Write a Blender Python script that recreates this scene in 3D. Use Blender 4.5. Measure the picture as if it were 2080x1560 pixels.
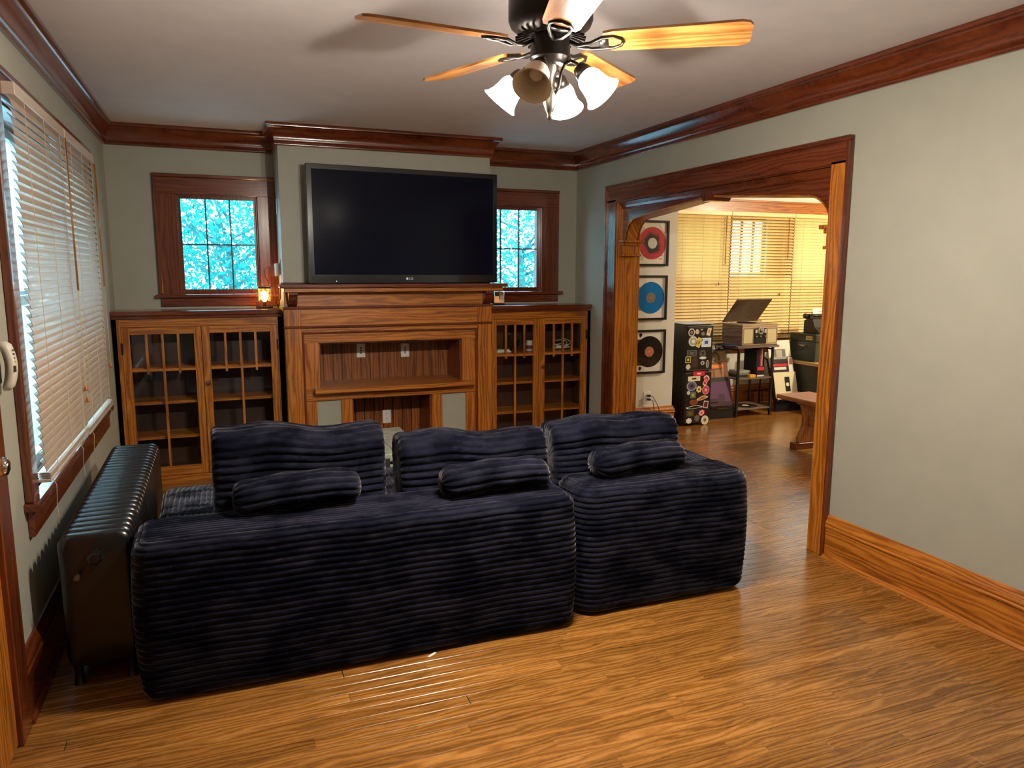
import bpy, bmesh, math, random
from mathutils import Vector, Matrix
random.seed(7)
S = bpy.context.scene
for o in list(bpy.data.objects): bpy.data.objects.remove(o)
COL = S.collection

# ------------------------------------------------------------------ camera
YAW, PITCH, ROLL, FPX = 0.376576604, 0.151609427, 0.0023018, 1506.83
CAMH = 1.55
XL, XR, D, H, YF = -0.697, 3.042, 6.13, 2.575, -1.3
cy, sy, cp, sp = math.cos(YAW), math.sin(YAW), math.cos(PITCH), math.sin(PITCH)
fwd = Vector((sy*cp, cy*cp, -sp)); rgt = Vector((cy, -sy, 0)); upv = rgt.cross(fwd)
r2 = math.cos(ROLL)*rgt + math.sin(ROLL)*upv
u2 = -math.sin(ROLL)*rgt + math.cos(ROLL)*upv
cam = bpy.data.cameras.new('camera'); camo = bpy.data.objects.new('camera', cam); COL.objects.link(camo)
cam.sensor_fit = 'HORIZONTAL'; cam.sensor_width = 36; cam.lens = FPX/2080*36; cam.clip_start = 0.05
M = Matrix.Identity(4)
for i in range(3):
    M[i][0] = r2[i]; M[i][1] = u2[i]; M[i][2] = -fwd[i]
M[0][3], M[1][3], M[2][3] = 0, 0, CAMH
camo.matrix_world = M
S.camera = camo

# ------------------------------------------------------------------ light, exposure
S.view_settings.view_transform = 'Standard'; S.view_settings.look = 'None'
S.view_settings.gamma = 1; S.view_settings.use_curve_mapping = False
S.view_settings.exposure = 0.0
W = bpy.data.worlds.new('sky'); S.world = W; W.use_nodes = True
wn = W.node_tree.nodes; wl = W.node_tree.links
bg = wn['Background']
SKY_STRENGTH = 11.0
bg.inputs[0].default_value = (0.40, 0.78, 1.0, 1); bg.inputs[1].default_value = SKY_STRENGTH
FAN_W = 84.0        # each of the three lit bulbs of the fan
DINING_W = 240.0     # ceiling lamp of the dining room, out of view
HALL_W = 7.0       # ceiling lamp of the hall end behind the camera

# ------------------------------------------------------------------ materials
MATS = {}
def newmat(name):
    m = bpy.data.materials.new(name); m.use_nodes = True
    nt = m.node_tree
    return m, nt.nodes, nt.links, nt.nodes['Principled BSDF']
def C(r, g, b): return (r, g, b, 1)
def srgb(r, g, b):
    f = lambda c: (c/255/12.92) if c/255 <= 0.04045 else ((c/255+0.055)/1.055)**2.4
    return (f(r), f(g), f(b), 1)
def plain(name, col, rough=0.5, metal=0.0, noise=0.0, nscale=20, coat=0.0, sheen=0.0, spec=0.5, bump=0.0):
    if name in MATS: return MATS[name]
    m, n, l, p = newmat(name)
    p.inputs['Base Color'].default_value = col; p.inputs['Roughness'].default_value = rough
    p.inputs['Metallic'].default_value = metal; p.inputs['Coat Weight'].default_value = coat
    p.inputs['Sheen Weight'].default_value = sheen; p.inputs['Specular IOR Level'].default_value = spec
    tc = n.new('ShaderNodeTexCoord'); nz = n.new('ShaderNodeTexNoise')
    nz.inputs['Scale'].default_value = nscale; nz.inputs['Detail'].default_value = 3
    l.new(tc.outputs['Object'], nz.inputs['Vector'])
    k = max(noise, 0.03)
    rp = n.new('ShaderNodeMapRange'); rp.inputs['From Min'].default_value = 0.3; rp.inputs['From Max'].default_value = 0.7
    rp.inputs['To Min'].default_value = 1-k; rp.inputs['To Max'].default_value = 1+k
    l.new(nz.outputs['Fac'], rp.inputs['Value'])
    mx = n.new('ShaderNodeMix'); mx.data_type = 'RGBA'; mx.blend_type = 'MULTIPLY'
    mx.inputs[0].default_value = 1; mx.inputs[6].default_value = col
    l.new(rp.outputs['Result'], mx.inputs[7]); l.new(mx.outputs[2], p.inputs['Base Color'])
    if bump:
        b = n.new('ShaderNodeBump'); b.inputs['Strength'].default_value = bump; b.inputs['Distance'].default_value = 0.002
        l.new(nz.outputs['Fac'], b.inputs['Height']); l.new(b.outputs['Normal'], p.inputs['Normal'])
    MATS[name] = m
    return m
def wood(name, dark, mid, light, axis='X', scale=1.6, rough=0.38, coat=0.12, rnd=0.0, contrast=1.0, stretch=0.11):
    """oak-like grain that runs along the given axis of the object's own frame"""
    if name in MATS: return MATS[name]
    m, n, l, p = newmat(name)
    tc = n.new('ShaderNodeTexCoord'); sep = n.new('ShaderNodeSeparateXYZ')
    l.new(tc.outputs['Object'], sep.inputs[0])
    ax = 'XYZ'.index(axis); oth = [i for i in range(3) if i != ax]
    add = n.new('ShaderNodeMath'); add.operation = 'ADD'
    l.new(sep.outputs[oth[0]], add.inputs[0]); l.new(sep.outputs[oth[1]], add.inputs[1])
    al = n.new('ShaderNodeMath'); al.operation = 'MULTIPLY'; al.inputs[1].default_value = stretch
    l.new(sep.outputs[ax], al.inputs[0])
    cmb = n.new('ShaderNodeCombineXYZ'); l.new(add.outputs[0], cmb.inputs[0]); l.new(al.outputs[0], cmb.inputs[1])
    src = cmb.outputs[0]
    if rnd:
        oi = n.new('ShaderNodeObjectInfo'); mu = n.new('ShaderNodeMath'); mu.operation = 'MULTIPLY'; mu.inputs[1].default_value = 37
        l.new(oi.outputs['Random'], mu.inputs[0]); l.new(mu.outputs[0], cmb.inputs[2])
        off = n.new('ShaderNodeVectorMath'); off.operation = 'ADD'
        c2 = n.new('ShaderNodeCombineXYZ'); l.new(mu.outputs[0], c2.inputs[0]); l.new(mu.outputs[0], c2.inputs[1])
        l.new(cmb.outputs[0], off.inputs[0]); l.new(c2.outputs[0], off.inputs[1]); src = off.outputs[0]
    n1 = n.new('ShaderNodeTexNoise'); n1.inputs['Scale'].default_value = 7*scale; n1.inputs['Detail'].default_value = 2
    l.new(src, n1.inputs['Vector'])
    wv = n.new('ShaderNodeTexWave'); wv.wave_type = 'BANDS'; wv.bands_direction = 'X'
    wv.inputs['Scale'].default_value = 7*scale; wv.inputs['Distortion'].default_value = 14
    wv.inputs['Detail'].default_value = 2.5; wv.inputs['Detail Scale'].default_value = 1.3
    l.new(src, wv.inputs['Vector'])
    fine = n.new('ShaderNodeTexNoise'); fine.inputs['Scale'].default_value = 160*scale; fine.inputs['Detail'].default_value = 2
    l.new(src, fine.inputs['Vector'])
    a1 = n.new('ShaderNodeMath'); a1.operation = 'MULTIPLY'; a1.inputs[1].default_value = 0.30*contrast
    l.new(wv.outputs['Fac'], a1.inputs[0])
    a2 = n.new('ShaderNodeMath'); a2.operation = 'MULTIPLY_ADD'; a2.inputs[1].default_value = 0.45
    l.new(n1.outputs['Fac'], a2.inputs[0]); l.new(a1.outputs[0], a2.inputs[2])
    a3 = n.new('ShaderNodeMath'); a3.operation = 'MULTIPLY_ADD'; a3.inputs[1].default_value = 0.3
    l.new(fine.outputs['Fac'], a3.inputs[0]); l.new(a2.outputs[0], a3.inputs[2])
    cr = n.new('ShaderNodeValToRGB'); e = cr.color_ramp.elements
    e[0].position = 0.26; e[0].color = dark; e[1].position = 0.76; e[1].color = light
    k = cr.color_ramp.elements.new(0.50); k.color = mid
    l.new(a3.outputs[0], cr.inputs[0]); out = cr.outputs[0]
    if rnd:
        hv = n.new('ShaderNodeHueSaturation')
        mr = n.new('ShaderNodeMapRange'); mr.inputs['To Min'].default_value = 1-rnd; mr.inputs['To Max'].default_value = 1+rnd*0.7
        l.new(oi.outputs['Random'], mr.inputs['Value']); l.new(mr.outputs['Result'], hv.inputs['Value'])
        l.new(out, hv.inputs['Color']); out = hv.outputs['Color']
    l.new(out, p.inputs['Base Color'])
    p.inputs['Roughness'].default_value = rough; p.inputs['Coat Weight'].default_value = coat
    p.inputs['Coat Roughness'].default_value = 0.18
    b = n.new('ShaderNodeBump'); b.inputs['Strength'].default_value = 0.08; b.inputs['Distance'].default_value = 0.001
    l.new(a3.outputs[0], b.inputs['Height']); l.new(b.outputs['Normal'], p.inputs['Normal'])
    MATS[name] = m
    return m
def emit(name, col, s):
    if name in MATS: return MATS[name]
    m, n, l, p = newmat(name)
    p.inputs['Base Color'].default_value = col; p.inputs['Emission Color'].default_value = col
    p.inputs['Emission Strength'].default_value = s
    MATS[name] = m
    return m
def glass(name, tint=(1, 1, 1, 1), refl=0.08, rough=0.02):
    if name in MATS: return MATS[name]
    m = bpy.data.materials.new(name); m.use_nodes = True; n = m.node_tree.nodes; l = m.node_tree.links
    n.clear(); out = n.new('ShaderNodeOutputMaterial'); mx = n.new('ShaderNodeMixShader')
    t = n.new('ShaderNodeBsdfTransparent'); g = n.new('ShaderNodeBsdfGlossy'); lw = n.new('ShaderNodeLayerWeight'); lw.inputs['Blend'].default_value = .5; pw = n.new('ShaderNodeMath'); pw.operation = 'POWER'; pw.inputs[1].default_value = 4
    fr = n.new('ShaderNodeMath'); fr.operation = 'MULTIPLY_ADD'; fr.inputs[1].default_value = .6; fr.inputs[2].default_value = .04
    l.new(lw.outputs['Facing'], pw.inputs[0]); l.new(pw.outputs[0], fr.inputs[0])
    t.inputs[0].default_value = tint; g.inputs['Roughness'].default_value = rough
    l.new(fr.outputs[0], mx.inputs[0]); l.new(t.outputs[0], mx.inputs[1]); l.new(g.outputs[0], mx.inputs[2]); l.new(mx.outputs[0], out.inputs[0])
    MATS[name] = m
    return m

OAK = (C(.15, .036, .003), C(.37, .112, .009), C(.52, .19, .021))
TRIM = (C(.055, .010, .0035), C(.140, .029, .008), C(.22, .055, .014))
def oak(a): return wood('oak_'+a, *OAK, axis=a)
def trim(a): return wood('trim_wood_'+a, *TRIM, axis=a, rough=0.22, coat=0.5, contrast=0.6)
wall_m = plain('sage_wall_paint', C(.345, .34, .275), 0.55, noise=0.03, nscale=6, bump=0.05)
white_wall = plain('white_wall_paint', C(.68, .66, .60), 0.6, noise=0.02, nscale=6)
ceil_m = plain('ceiling_paint', C(.74, .70, .69), 0.75, noise=0.03, nscale=5)
black_p = plain('black_plastic', C(.008, .008, .009), 0.35)
black_m = plain('black_iron', C(.006, .006, .007), 0.28, coat=0.3)
bronze = plain('oil_bronze', C(.03, .024, .02), 0.32, metal=0.7)
nickel = plain('brushed_pewter', C(.20, .18, .15), 0.35, metal=0.9)
white_pl = plain('white_plastic', C(.78, .77, .72), 0.35)
pane_g = glass('clear_glass')
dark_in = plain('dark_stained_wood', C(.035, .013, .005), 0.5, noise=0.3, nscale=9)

# ------------------------------------------------------------------ mesh helpers
FRAME = {}
def fr(o): return FRAME.get(o.name, Matrix.Identity(4)) if o else Matrix.Identity(4)
class MB:
    def __init__(self): self.v = []; self.f = []; self.mi = []
    def quad(self, *pts, mi=0):
        b = len(self.v); self.v += [Vector(p) for p in pts]; self.f.append(tuple(range(b, b+len(pts)))); self.mi.append(mi); return self
    def box(self, x0, x1, y0, y1, z0, z1, mi=0, M=None):
        b = len(self.v)
        P = [Vector(p) for p in ((x0,y0,z0),(x1,y0,z0),(x1,y1,z0),(x0,y1,z0),(x0,y0,z1),(x1,y0,z1),(x1,y1,z1),(x0,y1,z1))]
        if M: P = [M @ p for p in P]
        self.v += P
        for q in ((0,3,2,1),(4,5,6,7),(0,1,5,4),(1,2,6,5),(2,3,7,6),(3,0,4,7)):
            self.f.append(tuple(b+i for i in q)); self.mi.append(mi)
        return self
    def prism(self, pts, axis, a0, a1, mi=0, M=None):
        """closed 2D outline extruded along an axis; outline is (y,z) for X, (x,z) for Y, (x,y) for Z"""
        mk = {'X': lambda p, a: (a, p[0], p[1]), 'Y': lambda p, a: (p[0], a, p[1]), 'Z': lambda p, a: (p[0], p[1], a)}[axis]
        b = len(self.v); n = len(pts)
        P = [Vector(mk(p, a0)) for p in pts] + [Vector(mk(p, a1)) for p in pts]
        if M: P = [M @ p for p in P]
        self.v += P
        for i in range(n):
            j = (i+1) % n; self.f.append((b+i, b+j, b+n+j, b+n+i)); self.mi.append(mi)
        self.f.append(tuple(b+i for i in range(n))[::-1]); self.mi.append(mi)
        self.f.append(tuple(b+n+i for i in range(n))); self.mi.append(mi)
        return self
    def tube(self, path, r, n=8, mi=0, cap=True):
        path = [Vector(p) for p in path]; b0 = len(self.v); rs = r if isinstance(r, (list, tuple)) else [r]*len(path)
        pu = None
        for i, p in enumerate(path):
            d = (path[min(i+1, len(path)-1)] - path[max(i-1, 0)])
            d = d.normalized() if d.length > 1e-9 else Vector((0, 0, 1))
            if pu is None:
                a = Vector((0, 0, 1)) if abs(d.z) < 0.9 else Vector((1, 0, 0)); pu = d.cross(a).normalized()
            else:
                pu = (pu - d*pu.dot(d)); pu = pu.normalized() if pu.length > 1e-6 else d.orthogonal().normalized()
            w = d.cross(pu)
            for k in range(n):
                t = 2*math.pi*k/n; self.v.append(p + (pu*math.cos(t) + w*math.sin(t))*rs[i])
        for i in range(len(path)-1):
            for k in range(n):
                a = b0+i*n+k; c = b0+i*n+(k+1) % n
                self.f.append((a, c, c+n, a+n)); self.mi.append(mi)
        if cap:
            self.f.append(tuple(b0+k for k in range(n))[::-1]); self.mi.append(mi)
            e = b0+(len(path)-1)*n; self.f.append(tuple(e+k for k in range(n))); self.mi.append(mi)
        return self
    def lathe(self, prof, origin=(0,0,0), axis=(0,0,1), n=24, mi=0):
        ax = Vector(axis).normalized(); a = ax.orthogonal().normalized(); c = ax.cross(a); o = Vector(origin); b0 = len(self.v)
        for r, h in prof:
            for k in range(n):
                t = 2*math.pi*k/n; self.v.append(o + ax*h + (a*math.cos(t)+c*math.sin(t))*max(r, 1e-5))
        for i in range(len(prof)-1):
            for k in range(n):
                p = b0+i*n+k; q = b0+i*n+(k+1) % n
                self.f.append((p, q, q+n, p+n)); self.mi.append(mi)
        return self
    def build(self, name, mat, parent=None, local=False, smooth=False, bevel=0.0, bseg=1, auto=None):
        Mi = fr(parent).inverted() if (parent is not None and not local) else Matrix.Identity(4)
        me = bpy.data.meshes.new(name)
        me.from_pydata([tuple(Mi @ p) for p in self.v], [], self.f)
        mats = mat if isinstance(mat, (list, tuple)) else [mat]
        for m in mats: me.materials.append(m)
        if len(mats) > 1:
            for p, i in zip(me.polygons, self.mi): p.material_index = i
        bm = bmesh.new(); bm.from_mesh(me); bmesh.ops.recalc_face_normals(bm, faces=bm.faces); bm.to_mesh(me); bm.free()
        if smooth or auto:
            for p in me.polygons: p.use_smooth = True
            if auto: me.set_sharp_from_angle(angle=math.radians(auto))
        o = bpy.data.objects.new(name, me); COL.objects.link(o)
        if parent is not None: o.parent = parent; FRAME[o.name] = fr(parent)
        if bevel:
            md = o.modifiers.new('bevel', 'BEVEL'); md.width = bevel; md.segments = bseg; md.limit_method = 'ANGLE'
        return o
def tag(o, label, cat, group=None):
    o['label'] = label; o['category'] = cat
    if group: o['group'] = group
    return o
def thing(name, label, cat, loc=(0,0,0), rot=(0,0,0), group=None):
    o = bpy.data.objects.new(name, None); COL.objects.link(o); o.empty_display_size = 0.05
    o.location = loc; o.rotation_euler = rot
    FRAME[o.name] = Matrix.LocRotScale(Vector(loc), __import__('mathutils').Euler(rot), None)
    return tag(o, label, cat, group)
def struct(o): o['kind'] = 'structure'; return o
def sempty(name, loc=(0,0,0)):
    o = bpy.data.objects.new(name, None); COL.objects.link(o); o.location = loc; o.empty_display_size = 0.05
    FRAME[o.name] = Matrix.Translation(Vector(loc)); return struct(o)
def inst(name, me, loc, parent=None, rot=(0,0,0)):
    o = bpy.data.objects.new(name, me); COL.objects.link(o); o.location = loc; o.rotation_euler = rot
    if parent is not None: o.parent = parent; FRAME[o.name] = fr(parent)
    return o
def meshof(mb, name, mat, smooth=False):
    o = mb.build(name, mat, smooth=smooth); me = o.data; bpy.data.objects.remove(o); return me
def sweep(mb, path, prof, closed=False, z0=0.0):
    """profile (d, z) swept along a plan path with mitred corners, d measured to the right of the direction"""
    n = len(path); k = len(prof); b = len(mb.v); nm = []
    def rn(a, c):
        d = Vector((c[0]-a[0], c[1]-a[1])).normalized(); return Vector((d.y, -d.x))
    for i in range(n):
        a = rn(path[i-1], path[i]) if (closed or i > 0) else None
        c = rn(path[i], path[(i+1) % n]) if (closed or i < n-1) else None
        if a is None: m = c
        elif c is None: m = a
        else: m = (a+c)/(1+a.dot(c))
        nm.append(m)
    for p, m in zip(path, nm):
        for d, z in prof: mb.v.append(Vector((p[0]+m.x*d, p[1]+m.y*d, z0+z)))
    for i in range(n if closed else n-1):
        j = (i+1) % n
        for q in range(k):
            r = (q+1) % k
            mb.f.append((b+i*k+q, b+j*k+q, b+j*k+r, b+i*k+r)); mb.mi.append(1 if abs(path[j][1]-path[i][1]) > abs(path[j][0]-path[i][0]) else 0)
    if not closed:
        mb.f.append(tuple(b+q for q in range(k))); mb.mi.append(0)
        mb.f.append(tuple(b+(n-1)*k+q for q in range(k))[::-1]); mb.mi.append(0)
    return mb
def text(body, size, mat, M, parent, name='lettering', align='CENTER', ext=0.0006):
    cu = bpy.data.curves.new('t', 'FONT'); cu.body = body; cu.size = size; cu.extrude = ext; cu.align_x = align; cu.align_y = 'CENTER'
    to = bpy.data.objects.new('t', cu); COL.objects.link(to)
    dg = bpy.context.evaluated_depsgraph_get(); me = bpy.data.meshes.new_from_object(to.evaluated_get(dg))
    bpy.data.objects.remove(to); bpy.data.curves.remove(cu)
    me.transform(fr(parent).inverted() @ M); me.materials.clear(); me.materials.append(mat); me.name = name
    o = bpy.data.objects.new(name, me); COL.objects.link(o); o.parent = parent; FRAME[o.name] = fr(parent)
    return o
FACE_Y = Matrix(((1,0,0,0),(0,0,-1,0),(0,1,0,0),(0,0,0,1)))     # text read by someone looking along +y
def circ(cx, cz, r, n=20, a0=0, a1=2*math.pi):
    return [(cx+r*math.cos(a0+(a1-a0)*i/n), cz+r*math.sin(a0+(a1-a0)*i/n)) for i in range(n if abs(a1-a0) > 6.28 else n+1)]

# ================================================================== ROOM SHELL
BX0, BX1, BY = 0.455, 2.06, 5.70          # chimney breast
OY0, OY1, OZ = 3.10, 5.39, 2.11           # cased opening in the right wall
XD = 3.242                                # dining face of the right wall
DX1, DYB = 8.2, 7.0                       # dining room: far right wall, bay wall
WCX = 4.12                                # corner where the bay begins
# floor: sub-floor slab, strips laid on it
sub = MB().box(XL-.15, DX1+.1, YF-.1, DYB+.1, -0.06, -0.004)
floor = struct(sub.build('floor', plain('floor_gap', C(.03, .012, .004), .7)))
floor_m = wood('floor_oak', C(.12, .046, .008), C(.27, .110, .020), C(.43, .20, .05), axis='X', scale=1.9, rough=0.27, coat=0.3, rnd=0.22, contrast=.8, stretch=0.15)
PW = 0.0572
pl_cache = {}
def plank_mesh(L):
    L = round(L, 2)
    if L not in pl_cache:
        m = MB(); e = .0008; w = PW/2-.0004; t = .0012
        lo = [(0,-w),(L,-w),(L,w),(0,w)]; hi = [(t,-w+t),(L-t,-w+t),(L-t,w-t),(t,w-t)]
        v = [Vector((a, b, -.004)) for a, b in lo] + [Vector((a, b, -.0008)) for a, b in lo] + [Vector((a, b, 0)) for a, b in hi]
        m.v = v
        for k in (0, 4):
            for i in range(4):
                j = (i+1) % 4; m.f.append((k+i, k+j, k+4+j, k+4+i)); m.mi.append(0)
        m.f.append((8, 9, 10, 11)); m.mi.append(0)
        pl_cache[L] = meshof(m, 'plank', floor_m)
    return pl_cache[L]
far_planks = MB(); nplank = 0
def far_plank(x0, x1, y):
    w = PW/2-.0004
    far_planks.quad((x0+.0006, y-w, 0), (x1-.0006, y-w, 0), (x1-.0006, y+w, 0), (x0+.0006, y+w, 0))
rows = int((DYB-YF)/PW)
rr = random.Random(3)
for r in range(rows):
    y = YF + (r+.5)*PW
    x = XL + .002 - rr.random()*1.2
    xe = XR if y < OY0 or y > OY1 else XR
    while x < XR:
        L = rr.choice((.45, .6, .8, .95, 1.1, 1.3, 1.5, 1.8)); x1 = min(x+L, XR)
        a = max(x, XL+.002)
        if x1 - a > .04 and y < D:
            if y > 1.25 and nplank < 296:
                inst('plank', plank_mesh(x1-a), (a, y, 0), floor); nplank += 1
            else: far_plank(a, x1, y)
        x = x + L
    x = XR
    while x < DX1:
        L = rr.choice((.6, .8, 1.1, 1.3, 1.5, 1.8)); x1 = min(x+L, DX1)
        far_plank(x, x1, y); x += L
fp = far_planks.build('plank_field', floor_m, floor); fp['kind'] = 'stuff'

# ceilings
struct(MB().box(XL-.15, XR+.2, YF-.1, D+.12, H, H+.06).build('ceiling', ceil_m))
struct(MB().box(XD, DX1+.1, YF-.1, DYB+.12, H-.02, H+.06).build('ceiling_dining', plain('white_ceiling', C(.7, .68, .63), .7)))
# left wall with a window opening
LW0, LW1, LWZ0, LWZ1 = 3.23, 5.12, 0.70, 2.16
w = MB()
w.box(XL-.15, XL, YF-.1, LW0, 0, H).box(XL-.15, XL, LW1, D+.15, 0, H).box(XL-.15, XL, LW0, LW1, 0, LWZ0).box(XL-.15, XL, LW0, LW1, LWZ1, H)
struct(w.build('wall_left', wall_m))
# back wall with two small windows
def wallgrid(mb, xs, zs, holes, y0, y1):
    for i in range(len(xs)-1):
        for k in range(len(zs)-1):
            if (i, k) in holes: continue
            mb.box(xs[i], xs[i+1], y0, y1, zs[k], zs[k+1])
WL = (-.247, .325, 1.37, 2.108)      # left small window opening
WR = (2.128, 2.700, 1.37, 2.108)
w = MB(); wallgrid(w, [XL-.15, WL[0], WL[1], WR[0], WR[1], XR+.2], [0, WL[2], WL[3], H], {(1,1), (3,1)}, D, D+.15)
struct(w.build('wall_back', wall_m))
NX0, NX1, NZ0, NZ1 = .69, 1.81, .665, 1.012       # media niche
FX0, FX1, FZ = .925, 1.555, .575                 # lower hearth opening
w = MB(); wallgrid(w, [BX0, NX0, FX0, FX1, NX1, BX1], [0, FZ, NZ0, NZ1, H], {(1,2), (2,2), (3,2), (2,0)}, BY, D)
struct(w.build('wall_chimney', wall_m))
# right wall with the cased opening
w = MB()
w.box(XR, XD, YF-.1, OY0, 0, H).box(XR, XD, OY1, D, 0, H).box(XR, XD, OY0, OY1, OZ, H)
struct(w.build('wall_right', wall_m))
struct(MB().box(XL-.15, DX1+.1, YF-.2, YF, 0, H).build('wall_front', wall_m))
# dining room walls
struct(MB().box(XR+.2, WCX, D, D+.15, 0, H).box(WCX-.12, WCX, D+.15, DYB, 0, H).build('wall_dining_left', white_wall))
struct(MB().box(DX1, DX1+.12, YF-.1, DYB+.1, 0, H).build('wall_dining_right', white_wall))
BW = [(4.68, 5.34), (5.40, 6.23), (6.29, 7.12)]     # three bay windows
BZ0, BZ1 = .76, 2.20
SW = (5.43, 5.92, 1.50, 2.14)                        # sash light of the middle bay window that shows
w = MB(); xs = [WCX-.12, 4.70, 5.33, SW[0], SW[1], 6.32, 7.10, DX1]
wallgrid(w, xs, [0, .80, SW[2], SW[3], H], {(3,2), (1,2), (5,2)}, DYB, DYB+.12)
struct(w.build('wall_dining_back', white_wall))
struct(MB().box(XD, DX1, YF-.1, YF, 0, H).build('wall_dining_front', white_wall))

# crown moulding round the living room
CROWN = [(0,2.427),(.016,2.427),(.021,2.436),(.019,2.444),(.014,2.448),(.022,2.456),(.026,2.466),(.024,2.474),(.030,2.492),(.042,2.516),(.058,2.536),(.072,2.548),(.080,2.552),(.082,2.562),(.078,2.5745),(0,2.5745)]
path = [(XL,YF),(XL,D),(BX0,D),(BX0,BY),(BX1,BY),(BX1,D),(XR,D),(XR,YF)]
struct(sweep(MB(), path, CROWN, closed=True).build('trim_1', [wood('crown_wood_'+a_, *TRIM, axis=a_, rough=.2, coat=.55, contrast=.5) for a_ in 'XY'], auto=50))
# baseboards with shoe moulding
BASE = [(0,0),(.036,0),(.036,.008),(.032,.016),(.022,.021),(.020,.022),(.020,.168),(.027,.172),(.028,.180),(.022,.186),(.025,.194),(.022,.205),(.014,.216),(.012,.228),(.007,.238),(0,.240)]
def base(name, path, mat=None): return struct(sweep(MB(), path, BASE).build(name, mat or oak('Y'), auto=40))
base('baseboard_left', [(XL, 2.79), (XL, 5.82)], trim('Y'))
base('baseboard_right', [(XR, 3.0), (XR, YF)], oak('Y'))
base('baseboard_corner', [(XR, 5.80), (XR, 5.51)], oak('Y'))
base('baseboard_dining', [(XD, D), (WCX, D), (WCX, DYB)], oak('X'))
base('baseboard_bay', [(WCX, DYB), (DX1, DYB)], oak('X'))

# ---------------------------------------------------------------- cased opening (trim of the doorway)
cas = sempty('trim_2', (XR, (OY0+OY1)/2, 0))
CW = .115
def casing_side(y0, y1, outer):
    m = MB()
    m.box(XR-.022, XR, y0, y1, 0, 2.115)
    return m.build('side_casing', trim('Z') if outer else oak('Z'), cas, bevel=.003)
casing_side(OY0-.10, OY0+.012, 0); casing_side(OY1-.012, OY1+.13, 1)
MB().box(XR-.022, XR, OY0-.10, OY1+.13, 2.098, 2.213).build('head_casing', trim('Y'), cas, bevel=.003)
# back band
MB().box(XR-.036, XR, OY0-.118, OY0-.096, 0, 2.208).build('back_band', trim('Z'), cas, bevel=.004)
MB().box(XR-.036, XR, OY1+.124, OY1+.148, 0, 2.208).build('back_band', trim('Z'), cas, bevel=.004)
MB().box(XR-.036, XR, OY0-.118, OY1+.148, 2.208, 2.234).build('back_band', trim('Y'), cas, bevel=.004)
# jambs
MB().box(XR-.01, XD+.012, OY1-.018, OY1+.002, 0, OZ).build('jamb', oak('Z'), cas, bevel=.002)
MB().box(XR-.01, XD+.012, OY0-.002, OY0+.018, 0, OZ).build('jamb', oak('Z'), cas, bevel=.002)
MB().box(XR-.01, XD+.012, OY0, OY1, OZ-.016, OZ).build('head_jamb', trim('Y'), cas)
MB().box(XD, XD+.022, OY1, OY1+.12, 0, 2.22).box(XD, XD+.022, OY0-.12, OY0, 0, 2.22).box(XD, XD+.022, OY0-.12, OY1+.12, 2.11, 2.22).build('dining_casing', oak('Z'), cas, bevel=.003)
# shallow pointed arch board with curved brackets
ya, yb, ym = OY0+.018, OY1-.018, (OY0+OY1)/2
def arch_pts():
    pts = []
    R = .19
    for i in range(11):                     # far bracket curve
        t = math.pi/2*i/10
        pts.append((yb-.045-R+R*math.cos(t), 1.795+(.165)*math.sin(t)))
    pts += [(ym+.10, 2.028), (ym+.07, 2.034), (ym-.07, 2.034), (ym-.10, 2.028)]
    for i in range(10, -1, -1):
        t = math.pi/2*i/10
        pts.append((ya+.045+R-R*math.cos(t), 1.795+(.165)*math.sin(t)))
    return pts
ap = arch_pts()
outline = [(yb, 1.795)] + ap + [(ya, 1.795), (ya, OZ-.014), (yb, OZ-.014)]
MB().prism(outline, 'X', XR+.045, XR+.058).build('arch_panel', trim('Y'), cas)
MB().prism(outline, 'X', XD-.045, XD-.032).build('arch_panel', trim('Y'), cas)
m = MB(); P = list(ap)
for (a, b) in zip(P[:-1], P[1:]):
    m.quad((XR+.040, a[0], a[1]), (XR+.040, b[0], b[1]), (XD-.028, b[0], b[1]), (XD-.028, a[0], a[1]))
    m.quad((XR+.040, a[0], a[1]+.012), (XR+.040, b[0], b[1]+.012), (XR+.040, b[0], b[1]), (XR+.040, a[0], a[1]))
m.build('arch_soffit', wood('soffit_oak', *OAK, axis='Y'), cas, auto=40)
sweep(MB(), [(XR+.045, ya), (XR+.045, yb)], [(0,2.045),(-.012,2.045),(-.018,2.052),(-.024,2.068),(-.040,2.092),(0,2.094)]).build('cove_moulding', trim('Y'), cas)
MB().prism([(ym-.055,OZ-.016),(ym+.055,OZ-.016),(ym+.07,2.05),(ym+.035,2.012),(ym-.035,2.012),(ym-.07,2.05)], 'X', XR+.022, XD-.01).build('keystone', trim('Z'), cas, bevel=.003)
for s, yj in ((1, yb), (-1, ya)):
    d = -s
    y0, y1 = sorted((yj, yj+d*.085)); q0, q1 = sorted((yj, yj+d*.06)); p0, p1 = sorted((yj, yj+d*.045)); k0, k1 = sorted((yj, yj+d*.058))
    mm = MB().box(XR+.006, XD-.002, y0, y1, 1.775, 1.797).box(XR+.016, XD-.012, q0, q1, 1.752, 1.775).box(XR+.024, XD-.02, p0, p1, 1.685, 1.752).box(XR+.016, XD-.012, k0, k1, 1.668, 1.685)
    mm.build('bracket_capital', oak('Z'), cas, bevel=.003)

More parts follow.
